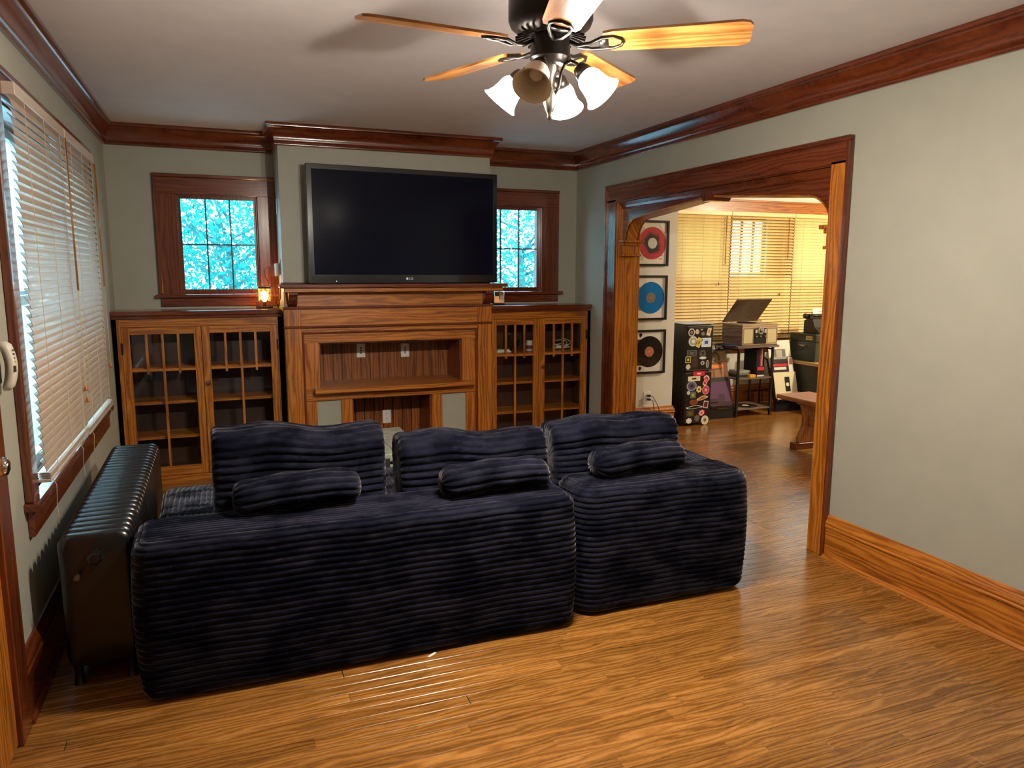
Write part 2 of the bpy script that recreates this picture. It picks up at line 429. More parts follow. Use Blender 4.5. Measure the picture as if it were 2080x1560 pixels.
# ---------------------------------------------------------------- small windows of the back wall
def small_window(name, WN, cx0, cx1):
    x0, x1, z0, z1 = WN
    r = sempty(name, ((x0+x1)/2, D, z0))
    t = trim('Z'); tx = trim('X')
    yc = D-.024
    MB().box(cx0, x0+.004, yc, D, z0-.02, z1-.004).build('side_casing', t, r, bevel=.003)
    MB().box(x1-.004, cx1, yc, D, z0-.02, z1-.004).build('side_casing', t, r, bevel=.003)
    MB().box(cx0, cx1, yc, D, z1-.006, 2.222).build('head_casing', tx, r, bevel=.003)
    MB().box(cx0-.008, cx1, yc-.014, D, 2.222, 2.246).build('back_band', tx, r, bevel=.004)
    MB().box(cx0-.008, cx0+.018, yc-.012, D, z0, 2.222).build('back_band', t, r, bevel=.004)
    MB().box(cx0-.03, cx1+(.03 if cx1 > 2.5 else 0), yc-.04, D+.06, z0-.026, z0).build('stool', tx, r, bevel=.006, bseg=2)
    MB().box(cx0, cx1, yc+.004, D, z0-.092, z0-.026).build('apron', tx, r, bevel=.003)
    # jamb lining
    MB().box(x0, x0+.012, D, D+.13, z0, z1).box(x1-.012, x1, D, D+.13, z0, z1).box(x0, x1, D, D+.13, z1-.012, z1).box(x0, x1, D+.02, D+.13, z0, z0+.012).build('jamb_lining', t, r)
    ys = D+.03
    g0, g1, h0, h1 = x0+.03, x1-.03, z0+.035, z1-.034
    sash = MB().box(x0+.006, g0, ys, ys+.035, z0+.006, z1-.006).box(g1, x1-.006, ys, ys+.035, z0+.006, z1-.006).box(g0, g1, ys, ys+.035, h1, z1-.006).box(g0, g1, ys, ys+.035, z0+.006, h0)
    so = sash.build('sash', t, r, bevel=.002)
    w3 = (g1-g0)/3; hm = (h0+h1)/2
    for i in (1, 2): MB().box(g0+i*w3-.005, g0+i*w3+.005, ys+.006, ys+.028, h0, h1).build('muntin', black_m, so)
    MB().box(g0, g1, ys+.006, ys+.028, hm-.005, hm+.005).build('muntin', black_m, so)
    pm = meshof(MB().box(-w3/2+.004, w3/2-.004, -.0015, .0015, -(h1-h0)/4+.004, (h1-h0)/4-.004), 'pane', pane_g)
    for i in range(3):
        for k in range(2):
            inst('pane', pm, Vector((g0+(i+.5)*w3, ys+.017, h0+(k+.5)*(h1-h0)/2))-Vector(((x0+x1)/2, D, z0)), so)
    return r
small_window('window_2', WL, -.387, .453)
small_window('window_3', WR, 2.064, 2.862)

# ---------------------------------------------------------------- big window of the left wall
r = sempty('window_1', (XL, 4.18, .70))
t = trim('Z'); ty = trim('Y')
MB().box(XL, XL+.022, 3.11, LW0+.004, .70, 2.16).build('side_casing', t, r, bevel=.003)
MB().box(XL, XL+.022, LW1-.004, 5.24, .70, 2.16).build('side_casing', t, r, bevel=.003)
MB().box(XL, XL+.022, 3.11, 5.24, 2.156, 2.245).build('head_casing', ty, r, bevel=.003)
MB().box(XL, XL+.034, 3.095, 5.25, 2.24, 2.265).build('back_band', ty, r, bevel=.004)
MB().box(XL, XL+.030, 3.095, 3.118, .70, 2.24).build('back_band', t, r, bevel=.004)
MB().box(XL, XL+.030, 5.232, 5.25, .70, 2.24).build('back_band', t, r, bevel=.004)
MB().box(XL-.06, XL+.048, 3.075, 5.27, .668, .70).build('stool', ty, r, bevel=.007, bseg=2)
MB().box(XL, XL+.022, 3.11, 5.24, .565, .668).build('apron', ty, r, bevel=.003)
MB().box(XL-.14, XL, LW0, LW0+.012, LWZ0, LWZ1).box(XL-.14, XL, LW1-.012, LW1, LWZ0, LWZ1).box(XL-.14, XL, LW0, LW1, LWZ1-.012, LWZ1).box(XL-.14, XL-.06, LW0, LW1, LWZ0-.01, LWZ0+.012).build('jamb_lining', t, r)
MB().box(XL-.12, XL-.01, 4.13, 4.23, LWZ0, LWZ1).build('mullion', t, r)
for (a, b) in ((LW0+.012, 4.13), (4.23, LW1-.012)):
    for (c, d, xo) in ((LWZ0+.012, 1.44, .07), (1.41, LWZ1-.012, .11)):
        so = MB().box(XL-xo-.03, XL-xo, a, a+.022, c, d).box(XL-xo-.03, XL-xo, b-.045, b, c, d).box(XL-xo-.03, XL-xo, a, b, c, c+.045).box(XL-xo-.03, XL-xo, a, b, d-.04, d).build('sash', plain('white_sash', C(.55, .62, .66), .4), r)
        MB().box(XL-xo-.017, XL-xo-.013, a+.022, b-.045, c+.045, d-.04).build('pane', pane_g, so)

# ---------------------------------------------------------------- front door at the left edge
r = sempty('door_1', (XL, 2.2, 0))
MB().box(XL, XL+.03, 2.665, 2.79, 0, 2.15).box(XL, XL+.03, 1.63, 1.755, 0, 2.15).box(XL, XL+.03, 1.63, 2.79, 2.03, 2.15).build('door_casing', trim('Z'), r, bevel=.003)
leaf = MB().box(XL, XL+.012, 1.755, 2.665, .01, 2.03).build('door_leaf', oak('Z'), r)
for (z0, z1) in ((.18, .86), (1.02, 1.9)):
    for (y0, y1) in ((1.87, 2.17), (2.25, 2.55)):
        MB().box(XL+.012, XL+.02, y0, y1, z0, z1).build('door_panel', oak('Z'), leaf, bevel=.006)
kb = MB().lathe([(.028,0),(.028,.006),(.012,.010),(.011,.035),(.024,.045),(.030,.058),(.026,.072),(.012,.078),(0,.079)], (XL+.012, 2.575, .965), (1,0,0), 20)
kb.build('door_knob', plain('polished_chrome', C(.75, .72, .68), .08, metal=1), leaf, smooth=True)

# ---------------------------------------------------------------- bay windows of the dining room
struct(MB().box(WCX, DX1, DYB-.026, DYB, BZ1, BZ1+.125).box(WCX, DX1, DYB-.04, DYB, BZ1+.118, BZ1+.14).build('trim_3', oak('X'), bevel=.003))
for i, (a, b) in enumerate(BW):
    r = sempty('window_%d' % (4+i), ((a+b)/2, DYB, BZ0))
    MB().box(a-.028, a+.01, DYB-.022, DYB, BZ0, BZ1+.02).box(b-.01, b+.028, DYB-.022, DYB, BZ0, BZ1+.02).build('side_casing', oak('Z'), r, bevel=.003)
    MB().box(a-.0299, b+.0299, DYB-.06, DYB, BZ0-.03, BZ0).build('stool', oak('X'), r, bevel=.004)
    MB().box(a-.0299, b+.0299, DYB-.02, DYB, BZ0-.14, BZ0-.03).build('apron', trim('X'), r, bevel=.003)
    hx = (SW[0], SW[1]) if i == 1 else ((4.70, 5.33) if i == 0 else (6.32, 7.10))
    so = MB().box(hx[0], hx[0]+.02, DYB+.03, DYB+.07, SW[2], SW[3]).box(hx[1]-.02, hx[1], DYB+.03, DYB+.07, SW[2], SW[3]).box(hx[0], hx[1], DYB+.03, DYB+.07, SW[2], SW[2]+.02).box(hx[0], hx[1], DYB+.03, DYB+.07, SW[3]-.02, SW[3]).build('sash', trim('Z'), r)
    w3 = (hx[1]-hx[0])/3
    for k in (1, 2): MB().box(hx[0]+k*w3-.012, hx[0]+k*w3+.012, DYB+.035, DYB+.06, SW[2], SW[3]).build('muntin', trim('Z'), so)
    MB().box(hx[0]+.02, hx[1]-.02, DYB+.048, DYB+.052, SW[2]+.02, SW[3]-.02).build('pane', pane_g, so)

# ================================================================== CEILING FAN
FX, FY = 1.035, 2.29
fan = thing('ceiling_fan', 'dark bronze ceiling fan with five oak blades and four bell glass lamp shades', 'ceiling fan', (FX, FY, H))
MB().lathe([(.0,2.574),(.075,2.574),(.078,2.56),(.06,2.52),(.03,2.50),(.016,2.49),(.016,2.43)], (FX,FY,0)).build('canopy', bronze, fan, smooth=True)
MB().lathe([(.02,2.445),(.10,2.44),(.128,2.43),(.135,2.415),(.135,2.335),(.128,2.318),(.105,2.300),(.07,2.292),(.02,2.29)], (FX,FY,0), n=36).build('motor_housing', bronze, fan, auto=40)
vm = meshof(MB().box(.070, .118, -.003, .003, -.004, .004, M=Matrix.Rotation(.3, 4, 'Y')), 'vent_slot', bronze)
for k in range(24):
    a = 2*math.pi*k/24; inst('vent_slot', vm, (0, 0, 2.318-H-.002), fan, (0, 0, a))
MB().lathe([(.02,2.30),(.062,2.296),(.064,2.232),(.066,2.222),(.056,2.208),(.036,2.200),(.02,2.198)], (FX,FY,0), n=28).build('switch_housing', bronze, fan, auto=40)
MB().lathe([(.03,2.202),(.026,2.185),(.014,2.165),(.011,2.14),(.018,2.118),(.022,2.105),(.022,2.088),(.014,2.062),(.008,2.05),(.009,2.042),(.005,2.034),(0,2.032)], (FX,FY,0), n=20).build('light_stem', nickel, fan, smooth=True)
blade_m = wood('fan_blade_oak', C(.22, .075, .014), C(.42, .17, .04), C(.56, .27, .08), axis='X', rough=.3, coat=.3)
pts = [(.17,-.050),(.20,-.058),(.585,-.070),(.608,-.062),(.618,-.045),(.618,.045),(.608,.062),(.585,.070),(.20,.058),(.17,.050)]
bm_ = meshof(MB().prism(pts, 'Z', -.004, .004), 'blade', blade_m)
for k in range(5):
    a = math.radians(-33+72*k)
    o = inst('blade', bm_, (0, 0, 2.268-H), fan, (math.radians(-12), 0, a))
    m = MB()
    for s in (-1, 1):
        m.tube([(.05,0,.01),(.09,s*.004,-.012),(.13,s*.018,-.016),(.165,s*.032,-.008),(.20,s*.034,-.006),(.225,s*.02,-.006),(.232,0,-.006)], .006, 6)
    m.box(.155,.185,-.03,.03,-.010,-.004)
    b = m.build('blade_iron', bronze, o, local=True, smooth=True)
shade_on = emit('lit_shade_glass', C(1.0, .92, .82), 85.0)
shade_off = plain('frosted_glass', C(.90, .84, .70), .35)
SHK = .85
SH = [(.024,0),(.030,.004),(.040,.014),(.047,.030),(.050,.055),(.055,.078),(.064,.098),(.073,.108),(.071,.109),(.061,.098),(.052,.078),(.047,.055),(.044,.030),(.034,.014),(.02,.008)]
for k, az in enumerate((47.6, 137.6, 227.6, -42.4)):
    a = math.radians(az); dr = Vector((math.cos(a), math.sin(a), 0)); lit = k != 2
    c = Vector((FX, FY, 0))
    neck = c + dr*.100 + Vector((0,0,2.182))
    m = MB().tube([c+dr*.016+Vector((0,0,2.112)), c+dr*.030+Vector((0,0,2.135)), c+dr*.036+Vector((0,0,2.172)), c+dr*.048+Vector((0,0,2.200)), c+dr*.068+Vector((0,0,2.210)), c+dr*.088+Vector((0,0,2.200)), neck], .0055, 8)
    arm = m.build('lamp_arm', bronze, fan, smooth=True)
    d = (dr*.68 + Vector((0,0,-.74))).normalized()
    MB().lathe([(.008,-.012),(.020,-.008),(.026,.006),(.030,.024),(.024,.026)], neck, d, 20).build('shade_holder', bronze, arm, smooth=True)
    sh = MB().lathe([(a_*SHK, b_*SHK) for a_, b_ in SH], neck + d*.020, d, 32).build('lamp_shade', shade_on if lit else shade_off, fan, smooth=True)
    MB().lathe([(.0,.062),(.012,.058),(.020,.048),(.022,.038),(.016,.026),(.011,.020),(.011,.015)], neck + d*.012, d, 16).build('bulb', emit('bulb_glow', C(1, .86, .62), 25) if lit else plain('bulb_glass', C(.85, .83, .78), .15), sh, smooth=True)
    if lit:
        ld = bpy.data.lights.new('fan_bulb', 'POINT'); ld.energy = FAN_W; ld.color = (1.0, .90, .77); ld.shadow_soft_size = .028
        lo = bpy.data.objects.new('fan_bulb', ld); COL.objects.link(lo); lo.location = neck + d*.092 

# ================================================================== ROOM LAMPS OUT OF VIEW
def ceiling_lamp(label, x, y, z, watts, col):
    t = thing('ceiling_lamp', label, 'lamp', (x, y, z))
    MB().lathe([(.0,z),(.07,z),(.072,z-.02),(.03,z-.03)], (x,y,0)).build('canopy', bronze, t, smooth=True)
    MB().lathe([(.03,z-.03),(.15,z-.035),(.16,z-.06),(.13,z-.11),(.06,z-.135),(0,z-.14)], (x,y,0)).build('bowl', emit('bowl_glass', C(1, .86, .62), 2.0), t, smooth=True)
    ld = bpy.data.lights.new('ceiling_lamp_light', 'POINT'); ld.energy = watts; ld.color = col; ld.shadow_soft_size = .06
    lo = bpy.data.objects.new('ceiling_lamp_light', ld); COL.objects.link(lo); lo.location = (x, y, z-.22)
ceiling_lamp('round glass bowl ceiling lamp of the dining room', 6.7, 4.7, H-.02, DINING_W, (1.0, .82, .55))
ceiling_lamp('round glass bowl ceiling lamp by the front wall', 2.5, -.3, H, HALL_W, (1.0, .90, .77))

# ================================================================== BLINDS
def blind(label, origin, length, ztop, zbot, tilt, mat, rail, axis, group, headw=.045, open_band=None, wand=None, cords=(), skew=0.0, pitch=.033):
    """venetian blind; runs along +y (axis 'Y', faces +x) or along +x (axis 'X', faces -y)"""
    t = thing('venetian_blind', label, 'blind', origin, (0,0,0) if axis == 'Y' else (0,0,-math.pi/2), group)
    # local frame: runs along +y for Y, faces +x. For X rotate -90 deg: local y -> world x, local x -> world -y
    hr = MB().box(0, headw, 0, length, ztop-.045, ztop).build('head_rail', rail, t, local=True, bevel=.002)
    sw = .046
    p = []
    n = 4
    for i in range(n+1):
        u = -sw/2 + sw*i/n; p.append((u, .0035*(1-(2*u/sw)**2)))
    prof = [(a, b+.0012) for a, b in p] + [(a, b-.0012) for a, b in reversed(p)]
    me = meshof(MB().prism([(a, b) for a, b in prof], 'Y', 0, length-.006), 'slat', mat)
    nz = int((ztop-.06-zbot)/pitch)
    for i in range(nz):
        z = ztop-.062-i*pitch
        if z < zbot+.05: break
        tl = tilt
        if open_band and open_band[0] < z < open_band[1]: tl = open_band[2]
        inst('slat', me, (headw*.5, .003, z), t, (skew*i/nz, math.radians(tl), 0))
    # slack slats lying on the bottom rail
    for j in range(4): inst('slat', me, (headw*.5, .003, zbot+.018+.006*j), t, (0, math.radians(6), 0))
    MB().box(headw*.5-.024, headw*.5+.024, .003, length-.003, zbot, zbot+.014).build('bottom_rail', rail, t, local=True, bevel=.003)
    cm = plain('blind_cord', C(.55, .42, .25), .8)
    for f in (.14, .5, .86):
        MB().tube([(headw*.5+.023, length*f, ztop-.045), (headw*.5+.0245, length*f, zbot+.02)], .0012, 5).build('ladder_cord', cm, t, local=True)
    for (f, zl) in cords:
        c = MB().tube([(headw+.004, length*f, ztop-.045), (headw+.006, length*f+.004, (ztop+zl)/2), (headw+.006, length*f, zl)], .0013, 5).build('pull_cord', cm, t, local=True)
        MB().lathe([(.003,.03),(.006,.024),(.009,.006),(.008,0),(0,0)], (headw+.006, length*f, zl-.025), n=10).build('tassel', oak('Z'), c, local=True, smooth=True)
    if wand:
        MB().tube([(headw+.006, length*wand[0], ztop-.05), (headw+.008, length*wand[0], wand[1])], .0045, 8).build('tilt_wand', oak('Z'), t, local=True, smooth=True)
    return t
sl_l = plain('blind_slat_cool_lit', C(.46, .36, .28), .32, noise=.08, nscale=8, coat=.15)  # same slats as the dining bay; the less warm light is in the colour
sl_d = plain('blind_slat_warm_lit', C(.82, .61, .27), .38, noise=.08, nscale=8)  # same slats again, with warm lamplight put into the colour
rail_l = plain('blind_rail_cool_lit', C(.58, .47, .38), .3, coat=.2)  # rail colour likewise carries the less warm light of this side
rail_d = plain('blind_rail_warm_lit', C(.82, .63, .30), .4)  # rail colour likewise carries the dining lamp's warm light
xb = XL+.022
GL = 'wood slat blinds of the side window'
b1 = blind('wood slat blind of the side window half nearer the front door', (xb-.005, 3.245, 0), .945, 2.215, .735, 66, sl_l, rail_l, 'Y', GL, wand=(.97, 1.45), cords=((.965, .98), (.985, .92)), skew=.012)
b2 = blind('wood slat blind of the side window half nearer the bookcase', (xb-.005, 4.205, 0), .915, 2.215, .722, 66, sl_l, rail_l, 'Y', GL, wand=(.97, 1.45), cords=((.99, .98),))
# loose cord ends below the sill
for i, y in enumerate((3.33, 3.98, 4.32, 5.02)):
    m = MB().tube([(XL+.05, y, .735), (XL+.062, y+.004, .70), (XL+.056, y+.012, .62), (XL+.060, y-.004+.012*i, .57)], .0014, 5)
    m.build('loose_cord', plain('blind_cord', C(.55, .42, .25), .8), b1 if i < 2 else b2)
GD = 'wood slat blinds of the dining bay'
def dblind(lab, i, **k):
    a, b = BW[i]
    return blind(lab, (a-.03 if i != 0 else a-.06, DYB-.024, 0), b-a+(.055 if i != 0 else .085), 2.205, .775, 53, sl_d, rail_d, 'X', GD, pitch=.034, **k)
dblind('wood slat blind beside the wall of framed records', 0, wand=(.90, 1.62), cords=((.80, 1.42),))
dblind('wood slat blind behind the record player with daylight showing through', 1, open_band=(1.49, 2.15, 34), wand=(.90, 1.70), cords=((.80, 1.30),))
dblind('wood slat blind behind the typewriter', 2)

# ================================================================== RADIATOR
RX0, RX1, RY0, RZ = -.592, -.345, 3.00, .590
rad = thing('radiator', 'glossy black cast iron radiator under the side window', 'radiator', (-.47, 3.78, 0))
NS = 25; SP = .0615
def section():
    m = MB()
    # closed outline in x-z of one section, rounded; built as stacked rings around y
    def ring(y, k):
        pts = []
        w = (RX1-RX0)/2-.004+k; cx = 0
        z0, z1 = .075-k, RZ+k-.004; r = .045
        for (px, pz, a0) in ((w-r, z0+r, -90), (w-r, z1-r, 0), (-w+r, z1-r, 90), (-w+r, z0+r, 180)):
            for i in range(6):
                a = math.radians(a0+90*i/5); pts.append((px+r*math.cos(a), y, pz+r*math.sin(a)))
        return pts
    prof = [(-.029,-.018),(-.026,-.008),(-.018,0),(-.006,.004),(.006,.004),(.018,0),(.026,-.008),(.029,-.018)]
    rings = [ring(y, k) for y, k in prof]; n = len(rings[0]); b = 0
    for rg in rings: m.v += [Vector(p) for p in rg]
    for i in range(len(rings)-1):
        for k in range(n):
            q = (k+1) % n; m.f.append((i*n+k, i*n+q, (i+1)*n+q, (i+1)*n+k)); m.mi.append(0)
    m.f.append(tuple(range(n))); m.mi.append(0); m.f.append(tuple((len(rings)-1)*n+k for k in range(n))); m.mi.append(0)
    return m
sec = meshof(section(), 'section', black_m, smooth=True)
for i in range(NS): inst('section', sec, (0, RY0+.03+i*SP-3.78, 0), rad)
MB().tube([(-.47, RY0-.006, .50), (-.47, RY0+NS*SP+.006, .50)], .03, 14).build('connecting_pipe', black_m, rad, smooth=True)
MB().lathe([(.034,-.012),(.034,.012),(.026,.014),(.026,.026),(.018,.03),(0,.03)], (-.47, RY0+.002, .50), (0,-1,0), 6).build('end_plug', black_m, rad)
MB().lathe([(.006,0),(.006,.03),(.010,.032),(.010,.045),(0,.046)], (-.53, RY0+.004, .44), (0,-1,0), 10).build('bleed_valve', nickel, rad)
for y in (RY0+.03, RY0+.03+(NS-1)*SP):
    for x in (-.56, -.38): MB().lathe([(.022,0),(.018,.01),(.014,.05),(.02,.085)], (x, y, 0), n=10).build('foot', black_m, rad, smooth=True)

# ================================================================== BOOKCASES
def bookcase(label, x0, x1, d1, d2, knob_x):
    """glazed double-door built-in; d1, d2 = (door x0, door x1)"""
    yf = 5.815; z1 = 1.149
    t = thing('bookcase', label, 'bookcase', ((x0+x1)/2, D, 0), group='glass-door bookcases beside the mantel')
    oz, ox = oak('Z'), oak('X')
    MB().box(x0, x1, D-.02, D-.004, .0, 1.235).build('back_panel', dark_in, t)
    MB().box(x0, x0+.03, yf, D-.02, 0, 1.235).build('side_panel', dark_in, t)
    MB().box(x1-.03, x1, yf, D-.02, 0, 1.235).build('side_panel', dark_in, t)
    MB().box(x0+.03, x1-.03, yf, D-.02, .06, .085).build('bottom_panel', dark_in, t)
    # face frame
    MB().box(x0, d1[0]-.002, yf, yf+.02, 0, 1.235).build('face_stile', oz, t, bevel=.001)
    MB().box(d2[1]+.002, x1, yf, yf+.02, 0, 1.235).build('face_stile', oz, t, bevel=.001)
    MB().box(d1[0]-.002, d2[1]+.002, yf, yf+.02, z1+.002, 1.205).build('face_rail', ox, t, bevel=.001)
    MB().box(x0, x1, yf-.004, yf+.02, 0, .058).build('plinth', ox, t, bevel=.001)
    e1 = x1 if x1 > 2.9 else x1
    MB().box(x0, e1, yf-.008, D-.004, 1.205, 1.228).build('top_moulding', trim('X'), t, bevel=.003)
    MB().box(x0, e1, yf-.024, D-.004, 1.228, 1.262).build('top_board', trim('X'), t, bevel=.006, bseg=2)
    for z in (.845, .595, .338):
        MB().box(x0+.03, x1-.03, yf+.05, D-.02, z-.010, z+.010).build('shelf', ox, t)
    for (a, b) in (d1, d2):
        g0, g1, h0, h1 = a+.052, b-.050, .13, 1.098
        dr = MB().box(a, g0, yf-.006, yf+.018, .062, z1).box(g1, b, yf-.006, yf+.018, .062, z1).build('door', oz, t, bevel=.0015)
        MB().box(g0, g1, yf-.006, yf+.018, h1, z1).build('door_rail', ox, dr, bevel=.0015)
        MB().box(g0, g1, yf-.006, yf+.018, .062, h0).build('door_rail', ox, dr, bevel=.0015)
        w4 = (g1-g0)/4; hb = .842
        MB().box(g0, g1, yf-.003, yf+.012, hb-.009, hb+.009).build('muntin', ox, dr)
        for k in (1, 3): MB().box(g0+k*w4-.008, g0+k*w4+.008, yf-.005, yf+.012, hb-.028, h1).build('muntin', oz, dr)
        MB().box(g0+2*w4-.008, g0+2*w4+.008, yf-.004, yf+.012, h0, h1).build('muntin', oz, dr)
        for k in range(4): MB().box(g0+k*w4+.008, g0+(k+1)*w4-.008, yf+.004, yf+.007, hb+.009, h1).build('pane', pane_g, dr)
        for k in range(2): MB().box(g0+2*k*w4+.008, g0+2*(k+1)*w4-.008, yf+.004, yf+.007, h0, hb-.009).build('pane', pane_g, dr)
        he = a if (a, b) == d1 else b
        for z in (.25, 1.0): MB().box(he-.006, he+.006, yf-.009, yf, z-.04, z+.04).build('hinge', bronze, dr)
    MB().lathe([(.006,0),(.007,.010),(.014,.016),(.017,.024),(.012,.033),(0,.035)], (knob_x, yf-.006, .735), (0,-1,0), 16).build('knob', trim('Z'), dr, smooth=True)
    return t
bookcase('oak bookcase with glass doors below the window next to the radiator, empty shelves', XL+.002, .443, (-.637, -.122), (-.118, .404), -.093)
bookcase('oak bookcase with glass doors next to the cased opening, small items on its top shelf', 2.072, XR-.002, (2.108, 2.545), (2.549, 2.998), 2.575)

# ================================================================== MANTEL
mt = thing('mantel', 'oak fireplace surround with mantel shelf, media niche and lower opening', 'mantel', (1.257, BY, 0))
ox, oz = oak('X'), oak('Z')
yf = 5.655
MB().box(.418, 2.152, 5.53, BY, 1.422, 1.452).build('mantel_shelf', trim('X'), mt, bevel=.006, bseg=2)
MB().box(.445, 2.12, 5.555, BY, 1.392, 1.422).build('bed_moulding', ox, mt, bevel=.004)
MB().box(.46, 2.05, 5.672, BY, 1.285, 1.392).build('frieze_panel', ox, mt)
for a in (.478, 1.985):
    MB().prism([(5.575,1.392),(5.575,1.372),(5.60,1.362),(5.612,1.335),(5.64,1.305),(5.668,1.287),(5.69,1.287),(5.69,1.392)], 'X', a, a+.065).build('corbel', trim('Z'), mt, bevel=.002)
MB().box(.440, 2.062, 5.632, BY, 1.268, 1.287).build('ledge_moulding', trim('X'), mt, bevel=.005, bseg=2)
MB().box(.565, 1.935, yf, BY, 1.142, 1.268).build('lintel_board', ox, mt)
for a, b in ((.446, .563), (1.937, 2.056)):
    MB().box(a, b, yf-.004, BY, 1.142, 1.268).build('corner_block', oz, mt, bevel=.002)
MB().box(.440, 2.062, yf-.016, BY, 1.126, 1.142).build('necking_moulding', trim('X'), mt, bevel=.004)
for a, b in ((.448, .566), (1.937, 2.055)):
    MB().box(a, b, yf-.006, BY, 0, 1.126).build('pilaster', oz, mt, bevel=.003)
MB().box(.566, 1.937, yf+.004, BY, 1.096, 1.126).build('upper_rail', ox, mt)
fm = MB().box(.566, .582, yf-.004, BY, 0, 1.096).box(1.921, 1.937, yf-.004, BY, 0, 1.096).box(.582, 1.921, yf-.004, BY, 1.083, 1.096)
fm.build('frame_moulding', trim('Z'), mt, bevel=.003)
MB().box(.582, 1.921, yf+.015, BY, NZ1, 1.083).build('niche_header', ox, mt)
for a, b in ((.582, NX0), (NX1, 1.921)): MB().box(a, b, yf+.015, BY, NZ0, NZ1).build('niche_stile', oz, mt, bevel=.001)
MB().prism([(.640,5.575),(1.885,5.575),(1.885,5.68),(1.81,5.70),(1.81,6.045),(.69,6.045),(.69,5.70),(.640,5.68)], 'Z', .640, .672).build('niche_shelf', ox, mt, bevel=.003)
MB().box(.582, 1.921, yf+.008, BY, .575, .665).build('niche_rail', ox, mt, bevel=.002)
for a, b in ((.582, .66), (1.84, 1.921)): MB().box(a, b, yf+.015, BY, 0, .575).build('outer_stile', oz, mt, bevel=.001)
for a, b in ((.84, .925), (1.555, 1.640)): MB().box(a, b, yf+.012, BY, 0, .575).build('hearth_post', oz, mt, bevel=.002)
for a, b in ((.66, .84), (1.64, 1.84)): MB().box(a, b, yf+.03, BY, 0, .575).build('painted_panel', wall_m, mt)
# beadboard backs and linings
bw = .0745
n = int((NX1-NX0)/bw)
bbm = wood('beadboard_oak', C(.09, .022, .004), C(.22, .062, .011), C(.33, .115, .024), axis='Z', rnd=.12)
bme = meshof(MB().prism([(-bw/2+.003,0),(-bw/2,.004),(-bw/2,.012),(bw/2,.012),(bw/2,.004),(bw/2-.003,0)], 'Z', 0, NZ1-NZ0), 'beadboard', bbm)
for i in range(n): inst('beadboard', bme, (NX0+(i+.5)*(NX1-NX0)/n-1.257, 6.045-BY, NZ0), mt)
bme2 = meshof(MB().prism([(-bw/2+.003,0),(-bw/2,.004),(-bw/2,.012),(bw/2,.012),(bw/2,.004),(bw/2-.003,0)], 'Z', 0, FZ), 'beadboard', bbm)
n = int((FX1-FX0)/bw)
for i in range(n): inst('beadboard', bme2, (FX0+(i+.5)*(FX1-FX0)/n-1.257, 6.045-BY, 0), mt)
MB().box(NX0, NX0+.012, BY, 6.045, NZ0, NZ1).box(NX1-.012, NX1, BY, 6.045, NZ0, NZ1).box(NX0, NX1, BY, 6.045, NZ1-.012, NZ1).build('niche_lining', wood('lining_oak', *TRIM, axis='Z'), mt)
MB().box(FX0, FX0+.012, BY, 6.045, 0, FZ).box(FX1-.012, FX1, BY, 6.045, 0, FZ).box(FX0, FX1, BY, 6.045, FZ-.012, FZ).build('hearth_lining', wood('lining_oak', *TRIM, axis='Z'), mt)

def plate(label, c, axis, kind, group='white wall plates'):
    """wall plate centred at c; axis 'Y' faces -y, 'X' faces +x, 'x' faces -x"""
    rz = {'Y': 0, 'X': math.pi/2, 'x': -math.pi/2}[axis]
    t = thing('outlet_plate', label, 'wall plate', c, (0, 0, rz), group)
    MB().box(-.035, .035, -.006, 0, -.057, .057).build('plate', white_pl, t, local=True, bevel=.003, bseg=2)
    dk = plain('socket_shadow', C(.02, .02, .02), .6)
    if kind == 'duplex':
        for z in (-.02, .02):
            f = MB().prism(circ(0, z, .016, 16), 'Y', -.008, -.006).build('receptacle', white_pl, t, local=True)
            MB().box(-.007, -.005, -.0085, -.008, z, z+.008).box(.005, .007, -.0085, -.008, z, z+.007).box(-.0015, .0015, -.0085, -.008, z-.009, z-.006).build('slot', dk, f, local=True)
    elif kind == 'jacks':
        for z in (-.02, 0, .02): MB().prism(circ(0, z, .007, 12), 'Y', -.010, -.006).build('jack', dk, t, local=True)
    elif kind == 'slot':
        MB().box(-.010, .010, -.0085, -.006, -.028, .028).build('insert', plain('grey_insert', C(.45, .45, .45), .5), t, local=True)
        for k in range(5): MB().box(-.009, .009, -.009, -.0085, -.024+.011*k, -.019+.011*k).build('slot', plain('slot_grey', C(.18, .18, .18), .5), t, local=True)
    return t
plate('white wall plate with three round black jacks in the niche', (1.065, 6.044, .905), 'Y', 'jacks')
plate('white wall plate with a grey slotted insert in the niche', (1.43, 6.044, .895), 'Y', 'slot')
plate('white duplex outlet on the back of the lower opening', (1.265, 6.044, .345), 'Y', 'duplex')

# ================================================================== TELEVISION
tv = thing('television', 'large black flat television standing askew on the mantel shelf', 'television', (1.355, 5.575, 1.455), (0, 0, math.radians(4.0)))
tw, th = .735, .838
MB().box(-tw, tw, -.016, .03, .0, th).build('case', black_p, tv, local=True, bevel=.006, bseg=2)
MB().box(-tw*.7, tw*.7, .03, .07, .12, th-.16).build('rear_bulge', black_p, tv, local=True, bevel=.01)
scr = plain('tv_screen', C(.004, .005, .012), .14, coat=.0, spec=.10)
MB().box(-tw+.036, tw-.036, -.0175, -.015, .062, th-.036).build('screen', scr, tv, local=True)
bz = MB().box(-tw+.002, -tw+.034, -.0185, -.015, .004, th-.004).box(tw-.034, tw-.002, -.0185, -.015, .004, th-.004).box(-tw+.034, tw-.034, -.0185, -.015, th-.034, th-.004).box(-tw+.034, tw-.034, -.0185, -.015, .004, .060)
bz.build('bezel', plain('bezel_gloss', C(.012, .013, .016), .18, coat=.5), tv, local=True)
lm = plain('logo_silver', C(.75, .75, .75), .4)
Mt = FRAME[tv.name] @ Matrix.Translation((.018, -.0192, .034)) @ FACE_Y
